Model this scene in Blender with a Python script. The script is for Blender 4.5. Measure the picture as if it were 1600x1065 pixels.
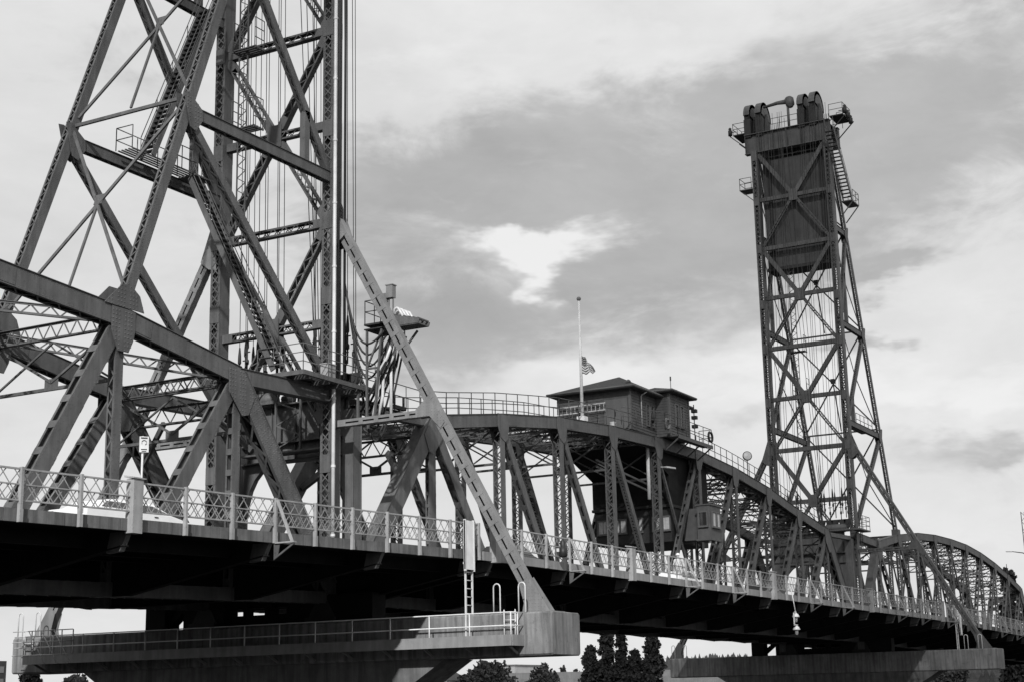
import bpy, math, random
from mathutils import Vector, Matrix, noise
R = math.radians
random.seed(7)
SC = bpy.context.scene
COL = SC.collection
for o in list(bpy.data.objects):
    bpy.data.objects.remove(o)

# ------------------------------------------------------------------ camera
YAW, PITCH, ROLL = 0.50804, 0.22850, -0.020615
CAM = Vector((-56.471, -39.900, -9.070))
FPX = 2409.4
cam_d = bpy.data.cameras.new('camera')
cam_d.sensor_width = 36.0
cam_d.lens = FPX * 36.0 / 1600.0
cam_d.clip_start = 0.5
cam_d.clip_end = 9000
cam = bpy.data.objects.new('camera', cam_d)
COL.objects.link(cam)
fw = Vector((math.cos(PITCH) * math.cos(YAW), math.cos(PITCH) * math.sin(YAW), math.sin(PITCH)))
rt = Vector((math.sin(YAW), -math.cos(YAW), 0))
up = rt.cross(fw)
r2 = rt * math.cos(ROLL) + up * math.sin(ROLL)
u2 = -rt * math.sin(ROLL) + up * math.cos(ROLL)
m3 = Matrix((r2, u2, -fw)).transposed()
cam.matrix_world = Matrix.Translation(CAM) @ m3.to_4x4()
SC.camera = cam

# ------------------------------------------------------------------ sky and sun
SUN_TO = Vector((-1.58, -0.71, 1.0)).normalized()      # towards the sun
SUN_EL = math.asin(SUN_TO.z)
SUN_AZ = math.atan2(SUN_TO.x, SUN_TO.y)
world = bpy.data.worlds.new('World')
SC.world = world
world.use_nodes = True
wt = world.node_tree
wt.nodes.clear()


class NT:
    """small helper to wire shader nodes"""
    def __init__(self, tree):
        self.t = tree

    def n(self, typ, ins=None, **kw):
        nd = self.t.nodes.new(typ)
        for k, v in kw.items():
            setattr(nd, k, v)
        for k, v in (ins or {}).items():
            s = nd.inputs[k]
            if isinstance(v, bpy.types.NodeSocket):
                self.t.links.new(v, s)
            else:
                s.default_value = v
        return nd

    def math(self, op, a, b=0.0, c=None, clamp=False):
        ins = {0: a, 1: b}
        if c is not None:
            ins[2] = c
        return self.n('ShaderNodeMath', ins, operation=op, use_clamp=clamp).outputs[0]

    def noise(self, vec, scale, detail=4.0, rough=0.55, dist=0.0):
        return self.n('ShaderNodeTexNoise', {'Vector': vec, 'Scale': scale, 'Detail': detail,
                                             'Roughness': rough, 'Distortion': dist}).outputs['Fac']

    def ramp(self, fac, stops, interp='LINEAR'):
        nd = self.n('ShaderNodeValToRGB', {'Fac': fac})
        cr = nd.color_ramp
        cr.interpolation = interp
        while len(cr.elements) < len(stops):
            cr.elements.new(0.5)
        for e, (p, v) in zip(cr.elements, stops):
            e.position = p
            e.color = (v, v, v, 1) if not isinstance(v, tuple) else v
        return nd.outputs['Color']

    def mix(self, fac, a, b, blend='MIX'):
        nd = self.n('ShaderNodeMix', data_type='RGBA', blend_type=blend)
        for i, v in ((0, fac), (6, a), (7, b)):
            if isinstance(v, bpy.types.NodeSocket):
                self.t.links.new(v, nd.inputs[i])
            elif i == 0:
                nd.inputs[i].default_value = v
            else:
                nd.inputs[i].default_value = (v, v, v, 1) if not isinstance(v, tuple) else v
        return nd.outputs[2]


w = NT(wt)
sky = w.n('ShaderNodeTexSky', sky_type='NISHITA', sun_disc=False, sun_elevation=SUN_EL, sun_rotation=SUN_AZ,
          air_density=1.0, dust_density=2.0, ozone_density=1.0)
sky_bw = w.n('ShaderNodeRGBToBW', {0: sky.outputs[0]}).outputs[0]
tc = w.n('ShaderNodeTexCoord').outputs['Generated']
sep = w.n('ShaderNodeSeparateXYZ', {0: tc})
az = w.math('ARCTAN2', sep.outputs[1], sep.outputs[0])
el = w.math('ARCSINE', sep.outputs[2])
# the cloud layer: direction noise, flattened towards the horizon, with the larger cloud banks of the day
cvec = w.n('ShaderNodeVectorMath', {0: tc, 1: (1.0, 1.0, 2.4)}, operation='MULTIPLY').outputs[0]
warp = w.n('ShaderNodeTexNoise', {'Vector': cvec, 'Scale': 5.0, 'Detail': 5.0, 'Roughness': 0.6}).outputs['Color']
warp2 = w.n('ShaderNodeTexNoise', {'Vector': cvec, 'Scale': 17.0, 'Detail': 4.0, 'Roughness': 0.6}).outputs['Color']
wsep = w.n('ShaderNodeSeparateColor', {0: warp})
wsep2 = w.n('ShaderNodeSeparateColor', {0: warp2})
azw = w.math('MULTIPLY_ADD', w.math('SUBTRACT', wsep.outputs[0], 0.5), 0.22, az)
azw = w.math('MULTIPLY_ADD', w.math('SUBTRACT', wsep2.outputs[0], 0.5), 0.075, azw)
elw = w.math('MULTIPLY_ADD', w.math('SUBTRACT', wsep.outputs[1], 0.5), 0.12, el)
elw = w.math('MULTIPLY_ADD', w.math('SUBTRACT', wsep2.outputs[1], 0.5), 0.05, elw)
big = w.noise(cvec, 2.6, 6.0, 0.55, 0.3)
fine = w.noise(cvec, 9.0, 6.0, 0.6, 0.2)
# base brightness: thin bright overcast with streaks
val = w.math('MULTIPLY_ADD', w.math('SUBTRACT', big, 0.5), 0.20, 0.785)
val = w.math('MULTIPLY_ADD', w.math('SUBTRACT', fine, 0.5), 0.26, val)
GREY = [  # grey cloud banks: azimuth, elevation, half widths, weight
    (0.470, 0.345, 0.120, 0.040, 1.0), (0.255, 0.345, 0.140, 0.045, 1.0), (0.585, 0.312, 0.060, 0.030, 0.8),
    (0.405, 0.262, 0.080, 0.036, 1.0), (0.550, 0.232, 0.060, 0.034, 1.0), (0.360, 0.315, 0.080, 0.030, 0.8),
    (0.250, 0.219, 0.028, 0.012, 1.5), (0.274, 0.267, 0.030, 0.008, 0.7), (0.205, 0.148, 0.045, 0.010, 0.7),
    (0.320, 0.165, 0.040, 0.014, 0.5), (0.200, 0.400, 0.080, 0.040, 0.55), (0.620, 0.250, 0.060, 0.030, 0.4), (0.78, 0.40, 0.07, 0.02, 0.35)]
GAP = [(0.466, 0.286, 0.034, 0.016, 0.9), (0.496, 0.294, 0.030, 0.011, 0.7), (0.476, 0.268, 0.014, 0.016, 0.7), (0.44, 0.30, 0.03, 0.012, 0.5),
       (0.545, 0.425, 0.080, 0.020, 0.45), (0.38, 0.42, 0.05, 0.015, 0.4), (0.470, 0.208, 0.09, 0.012, 0.5), (0.30, 0.19, 0.12, 0.02, 0.5), (0.21, 0.185, 0.08, 0.012, 0.5)]


def bank(lst):
    tot = None
    for a0, e0, sa, se, amt in lst:
        da = w.math('DIVIDE', w.math('SUBTRACT', azw, a0), sa)
        de = w.math('DIVIDE', w.math('SUBTRACT', elw, e0), se)
        rr = w.math('ADD', w.math('MULTIPLY', da, da), w.math('MULTIPLY', de, de))
        g = w.math('POWER', 2.71828, w.math('MULTIPLY', rr, -0.7))
        tot = w.math('MULTIPLY', g, amt) if tot is None else w.math('MULTIPLY_ADD', g, amt, tot)
    return w.math('MINIMUM', tot, 1.15)


puff = w.noise(cvec, 10.0, 8.0, 0.64, 0.5)
gm = w.math('MULTIPLY_ADD', w.math('SUBTRACT', puff, 0.5), 1.75, bank(GREY))
# the same kind of broken banks go on all round the sky
gm = w.math('ADD', gm, w.math('MULTIPLY', w.math('SUBTRACT', w.noise(cvec, 3.3, 3.0, 0.5), 0.5), 0.5))
gmask = w.n('ShaderNodeMapRange', {0: gm, 1: 0.14, 2: 1.0, 3: 0.0, 4: 1.0}, interpolation_type='SMOOTHSTEP', clamp=True).outputs[0]
hm = w.math('MULTIPLY_ADD', w.math('SUBTRACT', puff, 0.5), 1.8, bank(GAP))
hmask = w.n('ShaderNodeMapRange', {0: hm, 1: 0.12, 2: 0.95, 3: 0.0, 4: 1.0}, interpolation_type='SMOOTHSTEP', clamp=True).outputs[0]
val = w.math('MULTIPLY_ADD', gmask, -0.30, val)
val = w.math('ADD', val, w.math('MULTIPLY', hmask, w.math('SUBTRACT', 0.90, val)))
val = w.math('MINIMUM', w.math('MAXIMUM', val, 0.38), 0.93)
SKY_STRENGTH = 0.1
cloud_v = w.math('DIVIDE', val, SKY_STRENGTH)
# a little of the clear sky comes through where the layer is thin
mixv = w.mix(w.math('MULTIPLY', w.math('SUBTRACT', 1.0, big), 0.12), cloud_v, sky_bw)
bg = w.n('ShaderNodeBackground', {'Color': mixv, 'Strength': SKY_STRENGTH})
wo = w.n('ShaderNodeOutputWorld')
wt.links.new(bg.outputs[0], wo.inputs[0])

sun_d = bpy.data.lights.new('sun', 'SUN')
sun_d.energy = 4.8
sun_d.angle = R(1.2)
sun_d.color = (1, 1, 1)
sun = bpy.data.objects.new('sun', sun_d)
COL.objects.link(sun)
sun.rotation_euler = SUN_TO.to_track_quat('Z', 'Y').to_euler()

SC.view_settings.view_transform = 'Standard'
SC.view_settings.look = 'None'
SC.view_settings.exposure = 0.0
SC.view_settings.gamma = 1.0
SC.view_settings.use_curve_mapping = False
SC.render.engine = 'CYCLES'
SC.cycles.max_bounces = 4
SC.cycles.diffuse_bounces = 2
SC.cycles.glossy_bounces = 2
SC.cycles.transmission_bounces = 2
world.cycles.sampling_method = 'MANUAL'
world.cycles.sample_map_resolution = 512

# ------------------------------------------------------------------ materials (the photograph is black and white)
M = {}


def material(name, lo, hi, rough=0.6, scale=3.0, streak=0.0, bump=0.0, spec=0.3, spots=0.0, spot_v=0.04,
             bscale=30.0, metallic=0.0, planks=0.0):
    """painted or weathered surface: mottling between lo and hi, vertical run-off streaks, worn spots"""
    m = bpy.data.materials.new(name)
    m.use_nodes = True
    t = m.node_tree
    t.nodes.clear()
    s = NT(t)
    pos = s.n('ShaderNodeNewGeometry').outputs['Position']
    n1 = s.noise(pos, scale, 6, 0.6)
    colr = s.ramp(n1, [(0.3, lo), (0.7, hi)])
    if streak:
        pv = s.n('ShaderNodeVectorMath', {0: pos, 1: (1, 1, 0.07)}, operation='MULTIPLY').outputs[0]
        st = s.noise(pv, 4.5, 5, 0.65)
        colr = s.mix(s.math('MULTIPLY', s.ramp(st, [(0.42, 0.0), (0.68, 1.0)]), streak), colr, lo * 0.45)
        st2 = s.noise(pv, 9.0, 3, 0.6)
        colr = s.mix(s.math('MULTIPLY', s.ramp(st2, [(0.55, 0.0), (0.75, 1.0)]), streak * 0.6), colr, hi * 1.25)
    if spots:
        sp = s.noise(pos, scale * 6, 5, 0.7)
        colr = s.mix(s.math('MULTIPLY', s.ramp(sp, [(0.58, 0.0), (0.66, 1.0)]), spots), colr, spot_v)
    b = s.n('ShaderNodeBsdfPrincipled', {'Base Color': colr, 'Roughness': rough, 'Metallic': metallic})
    b.inputs['Specular IOR Level'].default_value = spec
    if bump:
        bn = s.noise(pos, bscale, 4, 0.6)
        bp = s.n('ShaderNodeBump', {'Height': bn, 'Strength': bump, 'Distance': 0.02})
        t.links.new(bp.outputs[0], b.inputs['Normal'])
    o = s.n('ShaderNodeOutputMaterial')
    t.links.new(b.outputs[0], o.inputs[0])
    M[name] = m
    return m


material('steel', 0.070, 0.120, 0.55, 0.9, 0.55, 0.25, 0.3, 0.45, 0.035)
material('steel_brace', 0.14, 0.21, 0.5, 1.0, 0.35, 0.25, 0.35, 0.3, 0.07)
material('steel_dark', 0.022, 0.04, 0.6, 1.5, 0.3, 0.1, 0.25)
material('rail_paint', 0.22, 0.36, 0.5, 1.2, 0.45, 0.1, 0.3, 0.5, 0.10)
material('galvanised', 0.45, 0.62, 0.4, 2.0, 0.1, 0.0, 0.5)
material('concrete_stained', 0.09, 0.17, 0.85, 1.2, 0.75, 0.4, 0.2, 0.3, 0.07)
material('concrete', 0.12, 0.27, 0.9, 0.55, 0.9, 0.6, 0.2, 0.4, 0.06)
material('fascia_steel', 0.19, 0.27, 0.6, 1.2, 0.4, 0.1, 0.3, 0.2, 0.12)
material('asphalt', 0.04, 0.06, 0.9, 6, 0, 0.3, 0.2)
material('underside', 0.010, 0.02, 0.8, 1.0, 0.2, 0.0, 0.1)  # slab colour darkened to carry the shade below the deck
material('counterweight', 0.065, 0.105, 0.85, 0.6, 0.5, 0.3, 0.15, 0.3, 0.05)
material('siding', 0.09, 0.13, 0.7, 2.0, 0.25, 0.1, 0.2)
material('door_panel', 0.12, 0.16, 0.6, 1.0, 0.3, 0.0, 0.3)
material('shaded_steel', 0.010, 0.018, 0.7, 1.5, 0.2, 0.0, 0.1)  # steel with the shade under deck and house put into its colour
material('roofing', 0.05, 0.085, 0.9, 4.0, 0.2, 0.5, 0.15)
material('trim', 0.10, 0.14, 0.6, 2.0, 0.1)
material('white_paint', 0.62, 0.78, 0.45, 2.0, 0.15, 0.0, 0.4)
material('rope', 0.03, 0.05, 0.6, 8.0)
material('rubber', 0.02, 0.035, 0.6, 8.0)
material('black', 0.015, 0.025, 0.5, 4.0)
material('car_white', 0.72, 0.80, 0.25, 2.0, 0, 0, 0.6)
material('car_dark', 0.03, 0.04, 0.25, 2.0, 0, 0, 0.6)
material('car_grey', 0.30, 0.36, 0.25, 2.0, 0, 0, 0.6)
material('bark', 0.05, 0.09, 0.9, 6.0, 0.2, 0.5)
material('leaf_dark', 0.022, 0.05, 0.8, 2.0, 0, 0, 0.15)
material('leaf_mid', 0.04, 0.085, 0.8, 2.0, 0, 0, 0.15)
material('ground', 0.045, 0.085, 0.95, 0.05, 0, 0.3, 0.1)
material('far_wood', 0.03, 0.06, 0.95, 0.3, 0, 0, 0.1)
material('far_wall', 0.24, 0.34, 0.85, 0.5, 0.3)
material('far_white', 0.60, 0.72, 0.8, 0.5, 0.1)
material('far_brick', 0.06, 0.09, 0.85, 1.0, 0.2)
material('curtain', 0.45, 0.6, 0.8, 6.0, 0.5)


def glass_mat(name, v=0.03, rough=0.06):
    m = bpy.data.materials.new(name)
    m.use_nodes = True
    b = m.node_tree.nodes['Principled BSDF']
    b.inputs['Base Color'].default_value = (v, v, v, 1)
    b.inputs['Roughness'].default_value = rough
    b.inputs['Specular IOR Level'].default_value = 0.8
    M[name] = m


glass_mat('glass')
glass_mat('lamp_glass', 0.2)


def water_mat():
    m = bpy.data.materials.new('water')
    m.use_nodes = True
    t = m.node_tree
    s = NT(t)
    b = t.nodes['Principled BSDF']
    b.inputs['Base Color'].default_value = (0.012, 0.012, 0.012, 1)
    b.inputs['Roughness'].default_value = 0.12
    b.inputs['IOR'].default_value = 1.33
    pos = s.n('ShaderNodeNewGeometry').outputs['Position']
    bp = s.n('ShaderNodeBump', {'Height': s.noise(pos, 0.6, 6, 0.6), 'Strength': 0.6, 'Distance': 0.3})
    t.links.new(bp.outputs[0], b.inputs['Normal'])
    M['water'] = m


water_mat()


# ------------------------------------------------------------------ mesh helpers
def V(*a):
    return Vector(a)


class MB:
    """collects plates, bars and tubes and links them as ONE mesh object"""
    def __init__(self):
        self.v, self.f, self.smooth = [], [], []

    def add(self, vs, fs, smooth=False):
        k = len(self.v)
        self.v += [tuple(x) for x in vs]
        self.f += [tuple(i + k for i in f) for f in fs]
        self.smooth += [smooth] * len(fs)

    def obox(self, c, a, b, d):
        """box from its centre and three half vectors"""
        c, a, b, d = Vector(c), Vector(a), Vector(b), Vector(d)
        vs = [c + sx * a + sy * b + sz * d for sx in (-1, 1) for sy in (-1, 1) for sz in (-1, 1)]
        self.add(vs, [(0, 1, 3, 2), (4, 6, 7, 5), (0, 4, 5, 1), (2, 3, 7, 6), (0, 2, 6, 4), (1, 5, 7, 3)])

    def box(self, x0, x1, y0, y1, z0, z1):
        self.obox(((x0 + x1) / 2, (y0 + y1) / 2, (z0 + z1) / 2), ((x1 - x0) / 2, 0, 0), (0, (y1 - y0) / 2, 0), (0, 0, (z1 - z0) / 2))

    def bar(self, a, b, wn, wm, n=(0, 1, 0)):
        """straight bar: width wn along n, wm across"""
        a, b = Vector(a), Vector(b)
        t, n, m = frame(a, b, n)
        self.obox((a + b) / 2, (b - a) / 2, n * wn / 2, m * wm / 2)

    def poly(self, pts, nrm, th):
        """flat plate from an outline, thickness th along nrm"""
        nrm = Vector(nrm).normalized()
        pts = [Vector(p) for p in pts]
        k = len(pts)
        vs = [p - nrm * th / 2 for p in pts] + [p + nrm * th / 2 for p in pts]
        fs = [tuple(range(k - 1, -1, -1)), tuple(range(k, 2 * k))]
        fs += [(i, (i + 1) % k, k + (i + 1) % k, k + i) for i in range(k)]
        self.add(vs, fs)

    def tube(self, pts, r, seg=6, smooth=True, r_end=None):
        pts = [Vector(p) for p in pts]
        vs, fs = [], []
        k = len(pts)
        ref = None
        for i, p in enumerate(pts):
            t = (pts[min(i + 1, k - 1)] - pts[max(i - 1, 0)]).normalized()
            if ref is None:
                ref = V(0, 0, 1) if abs(t.z) < 0.9 else V(1, 0, 0)
            a = t.cross(ref).normalized()
            b = t.cross(a).normalized()
            ref = b.cross(t) if False else ref
            rr = r if r_end is None else r + (r_end - r) * i / (k - 1)
            for j in range(seg):
                g = 2 * math.pi * j / seg
                vs.append(p + a * math.cos(g) * rr + b * math.sin(g) * rr)
        for i in range(k - 1):
            for j in range(seg):
                fs.append((i * seg + j, i * seg + (j + 1) % seg, (i + 1) * seg + (j + 1) % seg, (i + 1) * seg + j))
        fs.append(tuple(range(seg - 1, -1, -1)))
        fs.append(tuple((k - 1) * seg + j for j in range(seg)))
        self.add(vs, fs, smooth)

    def lathe(self, c, axis, prof, seg=16, smooth=True):
        """prof: (radius, offset along axis)"""
        c, axis = Vector(c), Vector(axis).normalized()
        ref = V(0, 0, 1) if abs(axis.z) < 0.9 else V(1, 0, 0)
        a = axis.cross(ref).normalized()
        b = axis.cross(a)
        vs, fs = [], []
        for r, h in prof:
            for j in range(seg):
                g = 2 * math.pi * j / seg
                vs.append(c + axis * h + (a * math.cos(g) + b * math.sin(g)) * r)
        for i in range(len(prof) - 1):
            for j in range(seg):
                fs.append((i * seg + j, i * seg + (j + 1) % seg, (i + 1) * seg + (j + 1) % seg, (i + 1) * seg + j))
        self.add(vs, fs, smooth)
        self.add(vs[:seg], [tuple(range(seg))])
        self.add(vs[-seg:], [tuple(range(seg))])

    def rivet(self, p, n, r=0.022):
        p, n = Vector(p), Vector(n).normalized()
        a = n.orthogonal().normalized()
        b = n.cross(a)
        vs = [p + (a * math.cos(g) + b * math.sin(g)) * r for g in (0, 1.2566, 2.5133, 3.7699, 5.0265)] + [p + n * r * 1.0]
        self.add(vs, [(i, (i + 1) % 5, 5) for i in range(5)])

    def mesh(self, name, mat):
        me = bpy.data.meshes.new(name)
        me.from_pydata(self.v, [], self.f)
        if any(self.smooth):
            me.polygons.foreach_set('use_smooth', self.smooth)
        me.materials.append(M[mat] if isinstance(mat, str) else mat)
        me.update()
        return me

    def build(self, name, mat, parent=None):
        return link(name, self.mesh(name, mat), parent)


def link(name, me, parent=None, loc=None):
    o = bpy.data.objects.new(name, me)
    COL.objects.link(o)
    if parent is not None:
        o.parent = parent
        o.matrix_parent_inverse = Matrix.Translation(-parent_origin(parent))
    if loc is not None:
        o.location = loc
    return o


ORIGIN = {}


def parent_origin(p):
    return ORIGIN.get(p.name, Vector((0, 0, 0)))


def tag(o, label=None, cat=None, group=None, kind=None):
    if label:
        o['label'] = label
    if cat:
        o['category'] = cat
    if group:
        o['group'] = group
    if kind:
        o['kind'] = kind
    return o


def thing(name, loc, label=None, cat=None, group=None, kind=None):
    """an Empty at the base of a thing; its parts are built in world coordinates"""
    o = bpy.data.objects.new(name, None)
    o.empty_display_size = 0.5
    COL.objects.link(o)
    o.location = loc
    ORIGIN[o.name] = Vector(loc)
    return tag(o, label, cat, group, kind)


def frame(a, b, n):
    t = (b - a).normalized()
    n = Vector(n)
    n = n - t * n.dot(t)
    if n.length < 1e-4:
        n = t.orthogonal()
    n.normalize()
    return t, n, t.cross(n)


def laced(mb, a, b, n=(0, 1, 0), wid=0.4, dep=0.4, style='z', fl=0.09, th=0.022, pitch=None, bw=0.06, end=0.6,
          faces=(-1, 1), cover=(), riv=0.0):
    """built-up riveted member from a to b: two webs facing +-n, flange angles, lacing or battens between them"""
    a, b = Vector(a), Vector(b)
    t, n, m = frame(a, b, n)
    L = (b - a).length
    c = (a + b) / 2
    half = t * L / 2
    for s in (-1, 1):
        mb.obox(c + n * s * (wid / 2 - th / 2), half, n * th / 2, m * (dep / 2 - th))
        for q in (-1, 1):
            mb.obox(c + n * s * (wid / 2 - fl / 2) + m * q * (dep / 2 - th / 2), half, n * fl / 2, m * th / 2)
    if riv:
        for i in range(int(L / riv)):
            for q in (-1, 1):
                mb.rivet(a + t * (0.05 + i * riv) - n * wid / 2 + m * q * (dep / 2 - 0.06), -n, 0.024)
    for q in faces:
        off = m * q * (dep / 2 + 0.008)
        if q in cover:
            mb.obox(c + m * q * (dep / 2 + 0.012), half, n * (wid / 2 + 0.05), m * 0.012)
            continue
        e = min(end, L * 0.2)
        for s0 in (0, 1):
            cc = (a + t * e / 2 if s0 == 0 else b - t * e / 2) + off
            mb.obox(cc, t * e / 2, n * (wid / 2 - 0.004), m * 0.008)
        u0, u1 = e, L - e
        if style == 'b':
            pt = pitch or wid * 2.6
            k = max(1, int(round((u1 - u0) / pt)))
            for i in range(1, k):
                mb.obox(a + t * (u0 + (u1 - u0) * i / k) + off, t * pt * 0.14, n * (wid / 2 - 0.004), m * 0.008)
        elif style in 'zx':
            pt = pitch or wid * 0.62
            k = max(2, int(round((u1 - u0) / pt)))
            h = wid / 2 - fl * 0.5
            for i in range(k):
                p = a + t * (u0 + (u1 - u0) * i / k) + off
                q2 = a + t * (u0 + (u1 - u0) * (i + 1) / k) + off
                sgn = 1 if i % 2 else -1
                for sg in ((sgn, -sgn) if style == 'x' else (sgn,)):
                    pa, pb = p + n * h * sg, q2 - n * h * sg
                    d = (pb - pa)
                    w2 = d.normalized().cross(m)
                    mb.obox((pa + pb) / 2, d / 2, w2 * bw / 2, m * 0.006 if sg == sgn else m * 0.005)
    return mb


def lattice_girder(mb, a, b, h=0.5, n=(0, 0, 1), ang=0.07, pitch=0.5, wide=0.1):
    """light lattice strut: two angle chords with a single zigzag of flats between them"""
    a, b = Vector(a), Vector(b)
    t, n, m = frame(a, b, n)
    for s in (-1, 1):
        mb.obox((a + b) / 2 + n * s * h / 2, (b - a) / 2, n * 0.012, m * wide / 2)
        mb.obox((a + b) / 2 + n * s * (h / 2 - ang / 2 - 0.012) + m * 0.006, (b - a) / 2, n * ang / 2, m * 0.010)
    L = (b - a).length
    k = max(2, int(round(L / pitch)))
    for i in range(k):
        s = 1 if i % 2 else -1
        p = a + t * L * i / k + n * s * (h / 2 - 0.03) - m * 0.02
        q = a + t * L * (i + 1) / k - n * s * (h / 2 - 0.03) - m * 0.02
        d = q - p
        mb.obox((p + q) / 2, d / 2, d.normalized().cross(m) * 0.03, m * 0.006)


def rivet_grid(mb, o, ex, ez, nx, nz, nrm, r=0.022):
    for i in range(nx):
        for j in range(nz):
            mb.rivet(Vector(o) + Vector(ex) * i + Vector(ez) * j, nrm, r)


def handrail(mb, pts, h=1.1, mids=(0.55,), r=0.025, step=2.0, posts=True):
    """pipe railing along a polyline of floor points"""
    for p, q in zip(pts[:-1], pts[1:]):
        p, q = Vector(p), Vector(q)
        for hh in (h,) + tuple(mids):
            mb.tube([p + V(0, 0, hh), q + V(0, 0, hh)], r, 5)
        if posts:
            k = max(1, int(round((q - p).length / step)))
            for i in range(k + 1):
                c = p + (q - p) * i / k
                mb.tube([c, c + V(0, 0, h)], r, 5)

# ------------------------------------------------------------------ bridge dimensions (metres)
P = 6.76            # panel length
W = 6.47            # distance between the two trusses
S = 7.39            # outer edge of the sidewalk beyond the near truss
XL, XR = -1.52, 75.95   # tower column planes
LIFT_L = 11 * P


def zd(x):
    """underside of the deck edge"""
    if x < 0:
        return -3.37 + 0.025 * x
    if x > 75:
        return -3.37 - 0.0145 * (x - 75)
    return -3.37


def zb(x):
    return zd(x) - 1.2      # bottom chord


# ------------------------------------------------------------------ ground, water
mb = MB()
mb.add([(-3000, -3000, -16), (6000, -3000, -16), (6000, 6000, -16), (-3000, 6000, -16)], [(0, 1, 2, 3)])
tag(mb.build('water', 'water'), kind='structure')
mb = MB()
gx = [170, 185, 200, 260, 400, 800, 1500, 4000]
gy = [-1500, -600, -200, -50, 0, 60, 140, 220, 400, 900, 2500]
gv, gf = [], []
for i, x in enumerate(gx):
    for j, y in enumerate(gy):
        z = -19 if i == 0 else (-12.6 if i == 1 else -12.2 + 0.4 * noise.noise(V(x * .01, y * .01, 0)))
        gv.append((x + 0.08 * (120 - y) if y < 120 else x - 0.45 * (y - 120) * (1 if y < 900 else 0.6), y, z))
for i in range(len(gx) - 1):
    for j in range(len(gy) - 1):
        k = i * len(gy) + j
        gf.append((k, k + len(gy), k + len(gy) + 1, k + 1))
mb.add(gv, gf)
tag(mb.build('far_bank', 'ground'), kind='structure')

# the camera's own bank, and an unseen bluff added to block low sky light
def terrain(name, mat, xs, ys, hf):
    m1 = MB()
    vs = [(x, y, hf(x, y)) for x in xs for y in ys]
    k = len(ys)
    m1.add(vs, [(i * k + j, (i + 1) * k + j, (i + 1) * k + j + 1, i * k + j + 1) for i in range(len(xs) - 1) for j in range(k - 1)], False)
    return tag(m1.build(name, mat), kind='structure')


terrain('river_bank', 'ground', [-1400, -400, -200, -120, -80, -62, -50, -47.5, -46], [-900 + 60 * i for i in range(31)],
        lambda x, y: -18 if x > -47 else (-11.2 if x > -49 else -10.75 + 0.12 * noise.noise(V(x * .05, y * .05, 2))))
terrain('shade_bluff', 'far_wood', [-520 + 15 * i for i in range(26)], [-420 + 20 * i for i in range(46)],
        lambda x, y: -11.2 + max(0.0, min(1.0, (-145 - x) / 40)) * (34 + 7 * noise.noise(V(x * .03, y * .03, 5)) + 4 * noise.noise(V(x * .11, y * .11, 1)))
        * max(0.0, min(1.0, (y + 410) / 120)) * max(0.0, min(1.0, (485 - y) / 120)))

# ------------------------------------------------------------------ deck
SPANS = [('fixed', -1.9 - 9 * P, -1.2), ('lift', -0.9, LIFT_L + 0.9), ('fixed', LIFT_L + 1.2, 75.9 + 11 * P + 6)]


def stations(x0, x1):
    xs = [x0]
    x = x0
    while x < x1 - 0.01:
        x = min(x + P, x1)
        xs.append(x)
    return xs


def strip(mb, xs, y0, y1, za, zbb):
    """slab that follows the grade: za, zbb are heights above zd"""
    for a, b in zip(xs[:-1], xs[1:]):
        v = []
        for x in (a, b):
            for y in (y0, y1):
                for z in (za, zbb):
                    v.append((x, y, zd(x) + z))
        mb.add(v, [(0, 1, 3, 2), (4, 6, 7, 5), (0, 4, 5, 1), (2, 3, 7, 6), (0, 2, 6, 4), (1, 5, 7, 3)])


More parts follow.
